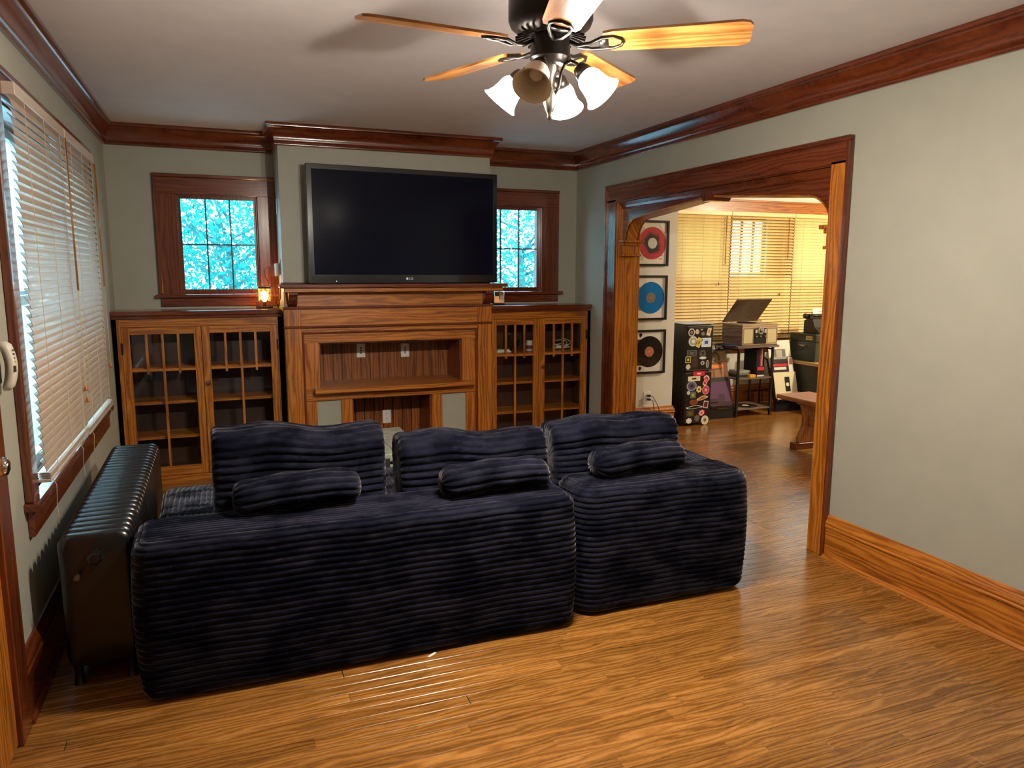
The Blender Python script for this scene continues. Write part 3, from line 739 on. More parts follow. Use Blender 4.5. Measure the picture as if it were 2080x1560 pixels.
text('LG', .026, lm, Mt, tv, 'logo')
MB().prism(circ(-.012, .034, .009, 18), 'Y', -.0195, -.0185).build('logo', lm, tv, local=True)
MB().prism(circ(-tw+.19, .016, .0025, 8), 'Y', -.0195, -.0185).build('standby_light', emit('standby_led', C(.9, .95, 1), 3), tv, local=True)
tag(MB().tube([(.70,5.60,1.458),(.62,5.62,1.457),(.55,5.64,1.457),(.50,5.645,1.457),(.44,5.67,1.457),(.436,5.74,1.44),(.438,5.78,1.35),(.42,5.81,1.275),(.40,5.90,1.268),(.41,6.0,1.268)], .004, 6).build('television_cable', black_p, smooth=True), 'black cable running off the mantel shelf behind the television', 'cable')

# ================================================================== SOFA
def plush():
    m, n, l, p = newmat('navy_plush')
    tc = n.new('ShaderNodeTexCoord')
    nz = n.new('ShaderNodeTexNoise'); nz.inputs['Scale'].default_value = 7; nz.inputs['Detail'].default_value = 5; nz.inputs['Roughness'].default_value = .65
    mp = n.new('ShaderNodeMapping'); mp.inputs['Scale'].default_value = (.8, 1.6, 1.6)
    l.new(tc.outputs['Object'], mp.inputs[0]); l.new(mp.outputs[0], nz.inputs['Vector'])
    cr = n.new('ShaderNodeValToRGB'); e = cr.color_ramp.elements
    e[0].position = .42; e[0].color = C(.0016, .0020, .0060); e[1].position = .60; e[1].color = C(.0085, .0092, .019)
    l.new(nz.outputs['Fac'], cr.inputs[0]); l.new(cr.outputs[0], p.inputs['Base Color'])
    mr = n.new('ShaderNodeMapRange'); mr.inputs['From Min'].default_value = .42; mr.inputs['From Max'].default_value = .60
    mr.inputs['To Min'].default_value = .05; mr.inputs['To Max'].default_value = .70
    l.new(nz.outputs['Fac'], mr.inputs['Value']); l.new(mr.outputs['Result'], p.inputs['Sheen Weight'])
    p.inputs['Sheen Tint'].default_value = (.74, .70, .74, 1); p.inputs['Sheen Roughness'].default_value = .35
    p.inputs['Roughness'].default_value = .95; p.inputs['Specular IOR Level'].default_value = .06
    f = n.new('ShaderNodeTexNoise'); f.inputs['Scale'].default_value = 260; f.inputs['Detail'].default_value = 2
    l.new(tc.outputs['Object'], f.inputs['Vector'])
    b = n.new('ShaderNodeBump'); b.inputs['Strength'].default_value = .35; b.inputs['Distance'].default_value = .003
    l.new(f.outputs['Fac'], b.inputs['Height']); l.new(b.outputs['Normal'], p.inputs['Normal'])
    return m
PLUSH = plush()
RIB = .0245
def ribv(s, amp=.0095): return amp*abs(math.sin(math.pi*s/RIB))**.6 - amp*.7
def ribbed_block(x0, x1, y0, y1, z0, z1, R=.06, r=.045, top='y', wob=.006, seed=0, rb=.03, bulge=.012):
    """plush block: ribs run level round the sides and over the top ('y': ribs spaced along y, 'x': along x)"""
    rg = random.Random(seed); ph = [rg.random()*6 for _ in range(6)]
    m = MB()
    # plan outline with rounded corners, dense at corners
    cs = [(x1-R, y0+R, -90), (x1-R, y1-R, 0), (x0+R, y1-R, 90), (x0+R, y0+R, 180)]
    pl = []
    for i, (cx_, cy_, a0) in enumerate(cs):
        for k in range(8):
            a = math.radians(a0+90*k/7); pl.append((cx_+R*math.cos(a), cy_+R*math.sin(a), math.cos(a), math.sin(a)))
        nx = cs[(i+1) % 4]; a = math.radians(a0+90)
        p0 = (cx_+R*math.cos(a), cy_+R*math.sin(a)); p1 = (nx[0]+R*math.cos(a), nx[1]+R*math.sin(a))
        L = math.hypot(p1[0]-p0[0], p1[1]-p0[1]); q = max(2, int(L/.03))
        for k in range(1, q): pl.append((p0[0]+(p1[0]-p0[0])*k/q, p0[1]+(p1[1]-p0[1])*k/q, math.cos(a), math.sin(a)))
    N = len(pl)
    # profile: inset, z, rib phase
    prof = []
    per = 6
    for i in range(4): t = i/4; prof.append((rb*(1-math.sin(t*math.pi/2)), z0+rb*(1-math.cos(t*math.pi/2)), None))
    nz = int((z1-r-z0-rb)/(RIB/per))
    for i in range(nz+1):
        z = z0+rb+(z1-r-z0-rb)*i/nz; prof.append((0, z, z-z0))
    arc = r*math.pi/2; na = int(arc/(RIB/per))
    for i in range(1, na+1):
        t = math.pi/2*i/na; prof.append((r*(1-math.cos(t)), z1-r+r*math.sin(t), (z1-r-z0)+arc*i/na))
    hz = z1-z0
    for (ins, z, s) in prof:
        b = bulge*math.sin(math.pi*min(1, max(0, (z-z0)/hz)))
        for j, (px, py, nx_, ny_) in enumerate(pl):
            u = px*1.0+py*1.3
            w = wob*(math.sin(u*5.1+ph[0]+z*4)+.6*math.sin(u*11+ph[1]-z*9))*.5
            sw = 0 if s is None else ribv(s + .0035*math.sin(u*4+ph[2]) + .002*math.sin(u*17+ph[3]))
            k = 1 - ins/r if ins < r else 0
            d = -ins + (b+w)*k + sw*(1 if k > .3 else k/.3)
            zz = z + (sw if ins > 0 and z > z1-r else 0)*(1-k)
            m.v.append(Vector((px+nx_*d, py+ny_*d, zz)))
    for i in range(len(prof)-1):
        for j in range(N):
            q = (j+1) % N; m.f.append((i*N+j, i*N+q, (i+1)*N+q, (i+1)*N+j)); m.mi.append(0)
    # top grid
    tx0, tx1, ty0, ty1 = x0+r-.005, x1-r+.005, y0+r-.005, y1-r+.005
    st = RIB/per
    nx, ny = (max(2, int((tx1-tx0)/.03)), max(2, int((ty1-ty0)/st))) if top == 'y' else (max(2, int((tx1-tx0)/st)), max(2, int((ty1-ty0)/.03)))
    b = len(m.v); Rc = max(.001, R-r)
    for i in range(ny+1):
        v = ty0+(ty1-ty0)*i/ny
        e = min(v-ty0, ty1-v); ins = (Rc-math.sqrt(max(0, Rc*Rc-(Rc-e)**2))) if e < Rc else 0
        for j in range(nx+1):
            u = tx0+ins+(tx1-tx0-2*ins)*j/nx
            w = wob*(math.sin(u*6+ph[4]+v*4)+.5*math.sin(u*13-v*11+ph[5]))*.5
            s = (v-(y0+r)+z1-r-z0+arc) if top == 'y' else (u-(x0+r)+z1-r-z0+arc)
            s += .003*math.sin((u if top == 'y' else v)*7+ph[2])
            ed = min(1, min(u-tx0, tx1-u, v-ty0, ty1-v)/.05+.0)
            m.v.append(Vector((u, v, z1+.001+ribv(s)+w*ed)))
    for i in range(ny):
        for j in range(nx):
            a = b+i*(nx+1)+j; m.f.append((a, a+1, a+nx+2, a+nx+1)); m.mi.append(0)
    return m
GS = 'dark navy plush sectional sofa modules'
s1 = thing('sofa_module', 'long navy plush ribbed sofa module with low back, beside the radiator', 'sofa', (.54, 3.4, 0), group=GS)
ribbed_block(-.325, 1.393, 2.752, 3.085, .012, .602, R=.06, seed=1).build('back', PLUSH, s1, smooth=True)
ribbed_block(-.312, 1.395, 3.075, 4.20, .012, .415, R=.06, top='x', seed=2).build('seat', PLUSH, s1, smooth=True)
s2 = thing('sofa_module', 'corner navy plush ribbed sofa module with arm, nearer the cased opening', 'sofa', (1.9, 3.4, 0), group=GS)
ribbed_block(1.440, 2.365, 2.80, 3.11, .012, .598, R=.10, r=.05, seed=3, bulge=.016).build('back', PLUSH, s2, smooth=True)
ribbed_block(2.05, 2.36, 3.02, 4.0, .012, .594, R=.09, r=.05, top='x', seed=4, bulge=.012).build('arm', PLUSH, s2, smooth=True)
ribbed_block(1.44, 2.08, 3.09, 3.98, .012, .415, R=.05, top='x', seed=5).build('seat', PLUSH, s2, smooth=True)

def cushion_mesh(w, hh, d, seed, R=.07, ribs=True):
    """back cushion: box w x d x hh with round edges, level ribs, pinched corners; origin at bottom centre, front face at -d/2"""
    rg = random.Random(seed); ph = [rg.random()*6 for _ in range(5)]
    m = MB(); nu = 30; nv = int(hh/(.031/6)); per = .031
    # ring section in y-z swept over x
    sec_ = []
    r = min(R, d/2-.005)
    n4 = 7
    cs = [(d/2-r, hh-r, 0), (-d/2+r, hh-r, 90), (-d/2+r, r, 180), (d/2-r, r, 270)]
    for i, (cy_, cz_, a0) in enumerate(cs):
        q = 14
        for k in range(q): a = math.radians(a0+90*k/(q-1)); sec_.append((cy_+r*math.cos(a), cz_+r*math.sin(a), math.cos(a), math.sin(a)))
        nx = cs[(i+1) % 4]; a = math.radians(a0+90)
        p0 = (cy_+r*math.cos(a), cz_+r*math.sin(a)); p1 = (nx[0]+r*math.cos(a), nx[1]+r*math.sin(a))
        L = math.hypot(p1[0]-p0[0], p1[1]-p0[1]); qn = max(2, int(L/(per/6)))
        for k in range(1, qn): sec_.append((p0[0]+(p1[0]-p0[0])*k/qn, p0[1]+(p1[1]-p0[1])*k/qn, math.cos(a), math.sin(a)))
    # arc length
    s = 0; ss = [0]
    for a, b in zip(sec_, sec_[1:]): s += math.hypot(b[0]-a[0], b[1]-a[1]); ss.append(s)
    tot = s + math.hypot(sec_[0][0]-sec_[-1][0], sec_[0][1]-sec_[-1][1]); per = tot/round(tot/per)
    N = len(sec_)
    us = [-1+2*i/nu for i in range(nu+1)]
    us = [-1, -.985, -.965, -.94] + us[1:-1] + [.94, .965, .985, 1]
    for u in us:
        e = max(0, (abs(u)-.90)/.10); k = math.sqrt(max(0, 1-e*e))         # rounding at the ends
        k = .72+.28*k
        for (yy, zz, ny_, nz_), sa in zip(sec_, ss):
            rib = .014*abs(math.sin(math.pi*sa/per))**.6 if ribs else 0
            sag = .018*math.sin(u*2.3+ph[0]) + .008*math.sin(u*6+ph[1])
            pin = .02*abs(u)**3
            y_ = yy*k + ny_*rib; z_ = hh/2+(zz-hh/2)*(k*.5+.5) + nz_*rib
            top = max(0, (zz/hh-.4)/.6)
            m.v.append(Vector((u*w/2 - (0 if abs(u) < .99 else 0), y_*(1+.10*math.cos(u*1.4)) + .006*math.sin(u*9+ph[2]), z_ + (sag-.01+pin)*top)))
    for i in range(len(us)-1):
        for k in range(N):
            q = (k+1) % N; m.f.append((i*N+k, i*N+q, (i+1)*N+q, (i+1)*N+k)); m.mi.append(0)
    for base_ in (0, (len(us)-1)*N):
        c = sum((m.v[base_+k] for k in range(N)), Vector())/N; m.v.append(c); ci = len(m.v)-1
        for k in range(N): m.f.append((base_+k, base_+(k+1) % N, ci)); m.mi.append(0)
    return m
def cushion(label, x, y, z, w, hh, d, tilt, yaw, roll, seed):
    o = cushion_mesh(w, hh, d, seed).build('back_cushion', PLUSH, smooth=True)
    o.location = (x, y, z); o.rotation_euler = (math.radians(tilt), math.radians(roll), math.radians(yaw))
    return tag(o, label, 'cushion', 'ribbed back cushions of the sofa')
cushion('navy ribbed back cushion nearest the radiator, largest and tallest', .295, 3.235, .425, .71, .455, .23, -5, 1.5, .6, 11)
cushion('navy ribbed back cushion standing behind the middle bolster', 1.08, 3.225, .425, .71, .375, .21, -6, -1.0, -.8, 12)
cushion('navy ribbed back cushion on the corner module', 1.825, 3.245, .425, .70, .385, .21, -4, -1.5, 0, 13)
def bolster(label, x, y, z, L, r, yaw, roll, seed):
    rg = random.Random(seed); ph = rg.random()*6
    m = MB(); n = 84; nl = 26; ribn = 14
    us = [-1, -.99, -.97, -.94, -.90] + [-.85+1.7*i/nl for i in range(nl+1)] + [.90, .94, .97, .99, 1]
    for u in us:
        e = max(0, (abs(u)-.82)/.18); k = math.sqrt(max(0, 1-e*e)); k = .18+.82*k
        for j in range(n):
            a = 2*math.pi*j/n
            rr_ = r*k*(1+.18*abs(math.sin(a*ribn/2+.1*math.sin(u*3)))**.6-.11) + .003*math.sin(u*8+a*2+ph)
            m.v.append(Vector((u*L/2, math.cos(a)*rr_*1.22, math.sin(a)*rr_*.92 + .012*math.cos(u*1.6)-.006)))
    for i in range(len(us)-1):
        for j in range(n):
            q = (j+1) % n; m.f.append((i*n+j, i*n+q, (i+1)*n+q, (i+1)*n+j)); m.mi.append(0)
    m.f.append(tuple(range(n))); m.mi.append(0); m.f.append(tuple((len(us)-1)*n+j for j in range(n))); m.mi.append(0)
    o = m.build('bolster_pillow', PLUSH, smooth=True); o.location = (x, y, z); o.rotation_euler = (0, math.radians(roll), math.radians(yaw))
    return tag(o, label, 'pillow', 'small ribbed bolsters on the sofa back')
bolster('small navy ribbed bolster in front of the tallest cushion', .262, 3.01, .672, .50, .072, 2, -1.5, 21)
bolster('small navy ribbed bolster on the long module beside the corner module', 1.075, 2.92, .672, .49, .070, 1.5, -1, 22)
bolster('small navy ribbed bolster lying on the corner module', 1.825, 2.985, .670, .50, .070, 4, -1, 23)

# ================================================================== GREY TRUNK
tk = thing('trunk', 'weathered grey green flat trunk standing beyond the sofa', 'trunk', (1.0, 4.55, 0))
gw = plain('weathered_grey_paint', C(.30, .31, .25), .6, noise=.35, nscale=14, bump=.2)
MB().box(.60, 1.13, 4.30, 5.02, .0, .395).build('body', gw, tk, bevel=.006)
MB().box(.585, 1.145, 4.285, 5.035, .415, .465).build('lid', gw, tk, bevel=.006)
MB().box(.605, 1.125, 4.305, 5.015, .395, .415).build('lid_gap', black_p, tk)
for x in (.76, .95): MB().box(x-.002, x+.002, 4.285, 5.035, .4645, .4655).build('seam', plain('seam_dark', C(.06, .06, .05), .8), tk)
MB().box(.82, .91, 4.276, 4.286, .36, .44).build('latch', nickel, tk, bevel=.002)

# ================================================================== SMALL THINGS ON THE BOOKCASES
LX, LY, LZ = .335, 5.985, 1.262
lt = thing('lantern_lamp', 'glowing glass panel lamp with black rim and base by the window', 'lamp', (LX, LY, LZ))
MB().lathe([(0,0),(.062,0),(.062,.012),(.058,.016),(0,.016)], (LX,LY,LZ), n=8).build('base', black_m, lt)
MB().lathe([(.060,.150),(.064,.150),(.064,.164),(.058,.164),(.058,.152)], (LX,LY,LZ), n=8).build('rim', black_m, lt)
amb = glass('amber_glass', (1.0, .80, .58, 1), rough=.1)
for k in range(8):
    a0 = 2*math.pi*k/8+.0; a1 = 2*math.pi*(k+1)/8
    p0 = Vector((LX+.060*math.cos(a0), LY+.060*math.sin(a0), 0)); p1 = Vector((LX+.060*math.cos(a1), LY+.060*math.sin(a1), 0))
    z = Vector((0,0,LZ))
    MB().quad(p0+z+Vector((0,0,.016)), p1+z+Vector((0,0,.016)), p1+z+Vector((0,0,.152)), p0+z+Vector((0,0,.152))).build('pane', amb, lt)
    MB().tube([p0+z+Vector((0,0,.016)), p0+z+Vector((0,0,.152))], .0016, 5).build('wire', black_m, lt)
for h_ in (.055, .115): MB().tube([Vector((LX+.0605*math.cos(2*math.pi*k/8), LY+.0605*math.sin(2*math.pi*k/8), LZ+h_)) for k in range(9)], .0013, 5).build('wire', black_m, lt)
MB().lathe([(.012,.016),(.012,.045),(.010,.05)], (LX,LY,LZ), n=12).build('socket', bronze, lt, smooth=True)
MB().lathe([(.010,.05),(.020,.07),(.028,.095),(.024,.118),(.010,.130),(0,.132)], (LX,LY,LZ), n=16).build('bulb', emit('amber_bulb', C(1, .62, .20), 45), lt, smooth=True)
ld = bpy.data.lights.new('lantern_bulb', 'POINT'); ld.energy = 1.6; ld.color = (1, .50, .16); ld.shadow_soft_size = .02
lo = bpy.data.objects.new('lantern_bulb', ld); COL.objects.link(lo); lo.location = (LX, LY, LZ+.143)
# charger and its cord
ch = thing('plug_adapter', 'white plug adapter on the side of the chimney breast', 'adapter', (BX0, 5.90, 1.55))
MB().box(BX0-.040, BX0-.007, 5.872, 5.93, 1.505, 1.60).build('adapter_body', white_pl, ch, bevel=.006, bseg=2)
plate('white outlet plate on the side of the chimney breast', (BX0, 5.90, 1.575), 'x', 'duplex')
plate('small white plate high on the side of the chimney breast', (BX0, 5.93, 2.02), 'x', 'blank')
pth = [(BX0-.04,5.90,1.56),(.37,5.90,1.575),(.34,5.91,1.55),(.345,5.92,1.50),(.385,5.93,1.43),(.41,5.93,1.37),(.42,5.95,1.30)]
for k in range(26): a = k*.75; pth.append((.425+.012*math.cos(a), 5.985+.035*math.sin(a), 1.268+.0028*k))
tag(MB().tube(pth, .0022, 6).build('lamp_cord', black_p, smooth=True), 'thin dark cord coiled beside the glowing lamp', 'cord')
cd = thing('jar_candle', 'lit amber jar candle with a cream label on the bookcase', 'candle', (2.235, 5.955, 1.262))
MB().lathe([(.0,.0),(.042,0),(.047,.004),(.048,.112),(.0455,.114),(.0445,.02),(.0,.018)], (2.235,5.955,1.262), n=28).build('jar', glass('candle_glass', (.97, .93, .88, 1)), cd, smooth=True)
MB().lathe([(0,.019),(.044,.019),(.044,.070),(0,.072)], (2.235,5.955,1.262), n=24).build('wax', emit('glowing_wax', C(.95, .48, .18), .55), cd, smooth=True)
m = MB()
for k in range(8):
    a0 = -math.pi*.62+k*.12; a1 = a0+.12
    f = lambda a, z: (2.235+.0492*math.cos(a), 5.955+.0492*math.sin(a), 1.262+z)
    m.quad(f(a0,.030), f(a1,.030), f(a1,.102), f(a0,.102))
m.build('label_paper', plain('cream_label', C(.78, .62, .45), .6), cd, smooth=True)
m = MB()
for i in range(4):
    f = lambda a, z: (2.235+.0496*math.cos(a), 5.955+.0496*math.sin(a), 1.262+z)
    a0 = -math.pi*.55; a1 = -math.pi*.38
    m.quad(f(a0,.045+.013*i), f(a1,.045+.013*i), f(a1,.048+.013*i), f(a0,.048+.013*i))
m.build('label_print', plain('label_ink', C(.25, .17, .12), .7), cd)
MB().lathe([(.0,0),(.03,0),(.05,.004),(.052,.010),(.048,.010),(.0,.006)], (2.235,5.955,1.262-.0005), n=24).build('dish', plain('dark_glass_base', C(.03, .03, .035), .1), cd, smooth=True)
# items behind the glass of the right bookcase (top shelf z = .855)
SZ = .8555
tag(MB().box(2.20, 2.33, 5.91, 5.99, SZ, SZ+.012).box(2.21, 2.32, 5.915, 5.985, SZ+.012, SZ+.024).build('card_box', white_pl, bevel=.003), 'small flat white case on the bookcase top shelf', 'case')
bt = thing('glass_bottle', 'slim clear glass bottle on the bookcase top shelf', 'bottle', (2.345, 6.0, SZ))
MB().lathe([(0,0),(.026,0),(.028,.006),(.028,.075),(.012,.10),(.010,.13),(.013,.133),(.013,.142),(0,.142)], (2.345,6.0,SZ), n=18).build('bottle_body', glass('bottle_glass', (.65, .75, .78, 1)), bt, smooth=True)
MB().lathe([(.011,.142),(.011,.155),(0,.156)], (2.345,6.0,SZ), n=12).build('stopper', nickel, bt)
jr = thing('pill_jar', 'white jar with a dark label on the bookcase top shelf', 'jar', (2.535, 5.99, SZ))
MB().lathe([(0,0),(.030,0),(.032,.004),(.032,.062),(.026,.07),(0,.07)], (2.535,5.99,SZ), n=20).build('jar_body', plain('cream_jar', C(.7, .66, .55), .4), jr, smooth=True)
MB().lathe([(.028,.07),(.028,.088),(0,.089)], (2.535,5.99,SZ), n=20).build('lid', white_pl, jr)
MB().lathe([(.0325,.015),(.0325,.05)], (2.535,5.99,SZ), n=20).build('label_band', plain('maroon_label', C(.12, .03, .05), .6), jr)
g1 = thing('wine_glass', 'small stemmed glass on the bookcase top shelf', 'glass', (2.43, 6.02, SZ))
MB().lathe([(0,0),(.022,0),(.022,.003),(.004,.006),(.003,.045),(.014,.055),(.02,.075),(.018,.10),(.017,.10),(.019,.075),(.012,.057),(0,.05)], (2.43,6.02,SZ), n=16).build('glass_body', glass('bottle_glass'), g1, smooth=True)
pth = []
rg = random.Random(5)
for k in range(64):
    a = k*.62; rad_ = .05+.018*math.sin(k*.45)
    pth.append((2.845+rad_*1.35*math.cos(a), 5.99+.035*math.sin(a), SZ+.012+.05*(.5+.5*math.sin(a*.5+.6))*(k/64)+.035*(k > 40)*(.5+.5*math.sin(a))))
tag(MB().tube(pth, .0032, 6).build('cable_coil', white_pl, smooth=True), 'tangled coil of white cable on the bookcase top shelf', 'cable')

# wall handset by the front door
hs = thing('wall_handset', 'white curved plastic handset on a black wall bracket by the front door', 'handset', (XL, 2.93, 1.23))
MB().box(XL, XL+.02, 2.80, 2.885, 1.175, 1.285).build('wall_bracket', black_p, hs, bevel=.005)
prof = []
for i in range(11):
    t = -1+2*i/10; prof.append((.048-.020*t*t, t))
m = MB(); n = 12
for i in range(15):
    t = -1+2*i/14; cx_ = XL+.045-.018*t*t; w_ = .030*(1 if abs(t) < .85 else math.sqrt(max(.15, 1-((abs(t)-.85)/.15)**2))); th_ = .016 if abs(t) < .9 else .011
    for k in range(n):
        a = 2*math.pi*k/n; ca, sa = math.cos(a), math.sin(a)
        q = lambda v: math.copysign(abs(v)**.6, v)
        m.v.append(Vector((cx_+q(ca)*th_, 2.905+q(sa)*w_, 1.232+t*.082)))
for i in range(14):
    for k in range(n): m.f.append((i*n+k, i*n+(k+1) % n, (i+1)*n+(k+1) % n, (i+1)*n+k)); m.mi.append(0)
m.f.append(tuple(range(n))); m.mi.append(0); m.f.append(tuple(14*n+k for k in range(n))); m.mi.append(0)
m.build('handset_body', plain('ivory_plastic', C(.62, .58, .47), .35), hs, smooth=True)
for k in range(4): MB().lathe([(.0035,0),(.003,.003),(0,.003)], (XL+.057, 2.890, 1.285-.013*k), (.8,-.6,0), 8).build('indicator', plain('indicator_dark', C(.05, .05, .05), .4), hs)
MB().box(XL+.052, XL+.0625, 2.878, 2.888, 1.214, 1.234).build('button', plain('button_brown', C(.10, .07, .05), .4), hs)
tag(MB().prism([(.715,2.735),(.722,2.728),(.745,2.742),(.760,2.756),(.750,2.757),(.733,2.746)], 'Z', .0006, .003).build('paper_scrap', white_pl), 'tiny torn white paper scrap on the floor by the sofa', 'scrap')

# ================================================================== DINING ROOM: FRAMED RECORDS
def pixel_on_y(px, py, y):
    """point where the photograph's pixel meets the wall or face at depth y"""
    d = fwd + r2*((px-1040)/FPX) - u2*((py-780)/FPX)
    k = y/d.y; return Vector((0, 0, CAMH)) + d*k
def framed(label, zc, disc_m, label_m, extra):
    x0, x1 = 3.590, 4.012; h_ = .211
    t = thing('framed_record', label, 'picture frame', ((x0+x1)/2, D, zc), group='framed records on the white wall')
    fb = black_p
    MB().box(x0, x0+.020, D-.028, D, zc-h_, zc+h_).build('frame_bar', fb, t, bevel=.001)
    MB().box(x1-.020, x1, D-.028, D, zc-h_, zc+h_).build('frame_bar', fb, t, bevel=.001)
    MB().box(x0+.020, x1-.020, D-.028, D, zc+h_-.020, zc+h_).build('frame_bar', fb, t, bevel=.001)
    MB().box(x0+.020, x1-.020, D-.028, D, zc-h_, zc-h_+.020).build('frame_bar', fb, t, bevel=.001)
    MB().box(x0+.020, x1-.020, D-.012, D-.004, zc-h_+.020, zc+h_-.020).build('mat_board', plain('mat_white', C(.78, .75, .68), .7), t)
    cx_ = (x0+x1)/2+.035
    dk = MB().prism(circ(cx_, zc, .150, 40), 'Y', -.0145+D, -.012+D).build('record', disc_m, t)
    MB().prism(circ(cx_, zc, .050, 24), 'Y', D-.0155, D-.0145).build('record_label', label_m, dk)
    MB().prism(circ(cx_, zc, .004, 8), 'Y', D-.016, D-.0155).build('spindle_hole', white_pl, dk)
    extra(t, cx_, zc)
    MB().quad((x0+.020, D-.021, zc-h_+.020), (x1-.020, D-.021, zc-h_+.020), (x1-.020, D-.021, zc+h_-.020), (x0+.020, D-.021, zc+h_-.020)).build('glazing', pane_g, t)
    return t
def splatter():
    m, n, l, p = newmat('red_splatter_vinyl'); tc = n.new('ShaderNodeTexCoord'); nz = n.new('ShaderNodeTexNoise')
    nz.inputs['Scale'].default_value = 14; nz.inputs['Detail'].default_value = 4; l.new(tc.outputs['Object'], nz.inputs['Vector'])
    gr = n.new('ShaderNodeVectorMath'); gr.operation = 'LENGTH'
    sb = n.new('ShaderNodeVectorMath'); sb.operation = 'SUBTRACT'; sb.inputs[1].default_value = (.035, 0, 0)
    l.new(tc.outputs['Object'], sb.inputs[0]); l.new(sb.outputs[0], gr.inputs[0])
    md = n.new('ShaderNodeMath'); md.operation = 'MULTIPLY_ADD'; md.inputs[1].default_value = .09; l.new(nz.outputs['Fac'], md.inputs[0]); l.new(gr.outputs['Value'], md.inputs[2])
    cr = n.new('ShaderNodeValToRGB'); e = cr.color_ramp.elements
    e[0].position = .125; e[0].color = C(.05, .045, .04); e[1].position = .15; e[1].color = C(.55, .05, .07)
    l.new(md.outputs[0], cr.inputs[0]); l.new(cr.outputs[0], p.inputs['Base Color']); p.inputs['Roughness'].default_value = .3
    return m
def sleeve(col, w0, w1, z0, z1, nm='sleeve_print'):
    def f(t, cx_, zc): MB().box(cx_+w0, cx_+w1, D-.0135, D-.012, zc+z0, zc+z1).build(nm, col, t)
    return f
def ex1(t, cx_, zc):
    sleeve(plain('sleeve_silver', C(.5, .5, .5), .5), -.20, -.09, -.16, .15)(t, cx_, zc)
    sleeve(plain('note_paper', C(.85, .78, .70), .7), .055, .135, -.18, -.05, 'signed_card')(t, cx_, zc)
    for k in range(3): MB().box(cx_+.070, cx_+.118, D-.0142, D-.0136, zc-.09-.03*k, zc-.080-.03*k).build('card_print', plain('card_red', C(.6, .25, .2), .7), t)
    MB().prism([(cx_+.07, zc+.19), (cx_+.14, zc+.19), (cx_+.14, zc+.10), (cx_+.115, zc+.115), (cx_+.09, zc+.15)], 'Y', D-.0135, D-.012).build('white_cutout', plain('mat_bright', C(.9, .9, .88), .6), t)
def ex2(t, cx_, zc):
    sleeve(plain('sleeve_green_grey', C(.18, .22, .18), .5), -.20, -.085, -.12, .10)(t, cx_, zc)
    sleeve(white_pl, -.20, -.085, .10, .16)(t, cx_, zc)
def ex3(t, cx_, zc):
    sleeve(plain('sleeve_dark', C(.03, .035, .03), .5), -.20, -.07, -.13, .12)(t, cx_, zc)
    sleeve(white_pl, -.15, -.075, -.02, .035, 'white_card')(t, cx_, zc)
    for s in (-1, 1): MB().prism([(cx_-.10+.02*math.cos(a)*(1-a/9), zc+s*.16+.02*math.sin(a)) for a in [i*.6 for i in range(10)]], 'Y', D-.0135, D-.012).build('scroll_mark', black_p, t)
framed('framed red splatter record, topmost of the three frames', 1.808, splatter(), plain('label_silver', C(.55, .55, .5), .5), ex1)
framed('framed bright blue record between the other two frames', 1.298, plain('blue_vinyl', C(.004, .17, .52), .25), plain('label_brown', C(.20, .15, .10), .5), ex2)
framed('framed black record with orange label, lowest of the three frames', .783, plain('black_vinyl', C(.012, .011, .010), .2), plain('label_orange', C(.50, .16, .09), .5), ex3)
po = plate('ivory outlet below the framed records with two cords plugged in', (3.832, D, .335), 'Y', 'duplex')
for k, (zo, dx) in enumerate(((.355, .15), (.318, -.06))):
    cdo = thing('power_cord', ['black power cord from the upper socket, trailing toward the sticker cabinet', 'black power cord from the lower socket, dropping behind the sofa'][k], 'cord', (3.845, D-.03, 0), group='cords at the dining outlet')
    MB().box(3.825, 3.855, D-.042, D-.009, zo-.010, zo+.010).build('plug', black_p, cdo, bevel=.003)
    MB().tube([(3.85, D-.035, zo), (3.875, D-.045, zo-.01), (3.90+dx*.2, D-.05, zo-.10), (3.90+dx*.5, D-.055, .12), (3.90+dx, D-.06, .006), (3.90+dx*1.5, D-.12, .006)], .0035, 6).build('cord', black_p, cdo, smooth=True)

# ================================================================== STICKER CABINET
GX0, GX1, GY0, GY1, GZ = 4.295, 4.612, 6.172, 6.56, 1.028
fc = thing('mini_fridge', 'slim black two-door fridge covered in colourful stickers', 'fridge', ((GX0+GX1)/2, GY0, 0))
MB().box(GX0, GX1, GY0+.035, GY1, .02, GZ).build('body', black_p, fc, bevel=.004)
MB().box(GX0, GX1, GY0, GY0+.032, .56, GZ-.012).build('door', black_p, fc, bevel=.006, bseg=2)
MB().box(GX0, GX1, GY0, GY0+.032, .03, .548).build('door', black_p, fc, bevel=.006, bseg=2)
MB().box(GX0+.02, GX1-.02, GY0-.004, GY0, GZ-.040, GZ-.030).build('door_grip', nickel, fc); MB().box(GX0+.02, GX1-.02, GY0-.004, GY0, .565, .575).build('door_grip', nickel, fc)
MB().box(GX0-.004, GX1+.004, GY0, GY1, GZ, GZ+.006).build('top_sheet', plain('grey_top', C(.45, .43, .40), .5), fc)
for x in (GX0+.03, GX1-.03):
    for y in (GY0+.06, GY1-.04): MB().lathe([(.014,0),(.014,.022)], (x,y,0), n=8).build('foot', black_p, fc)
PAL = {}
def colm(rgb): 
    k = 'sticker_%02x%02x%02x' % tuple(int(c) for c in rgb)
    if k not in PAL: PAL[k] = plain(k, srgb(*rgb), .45)
    return PAL[k]
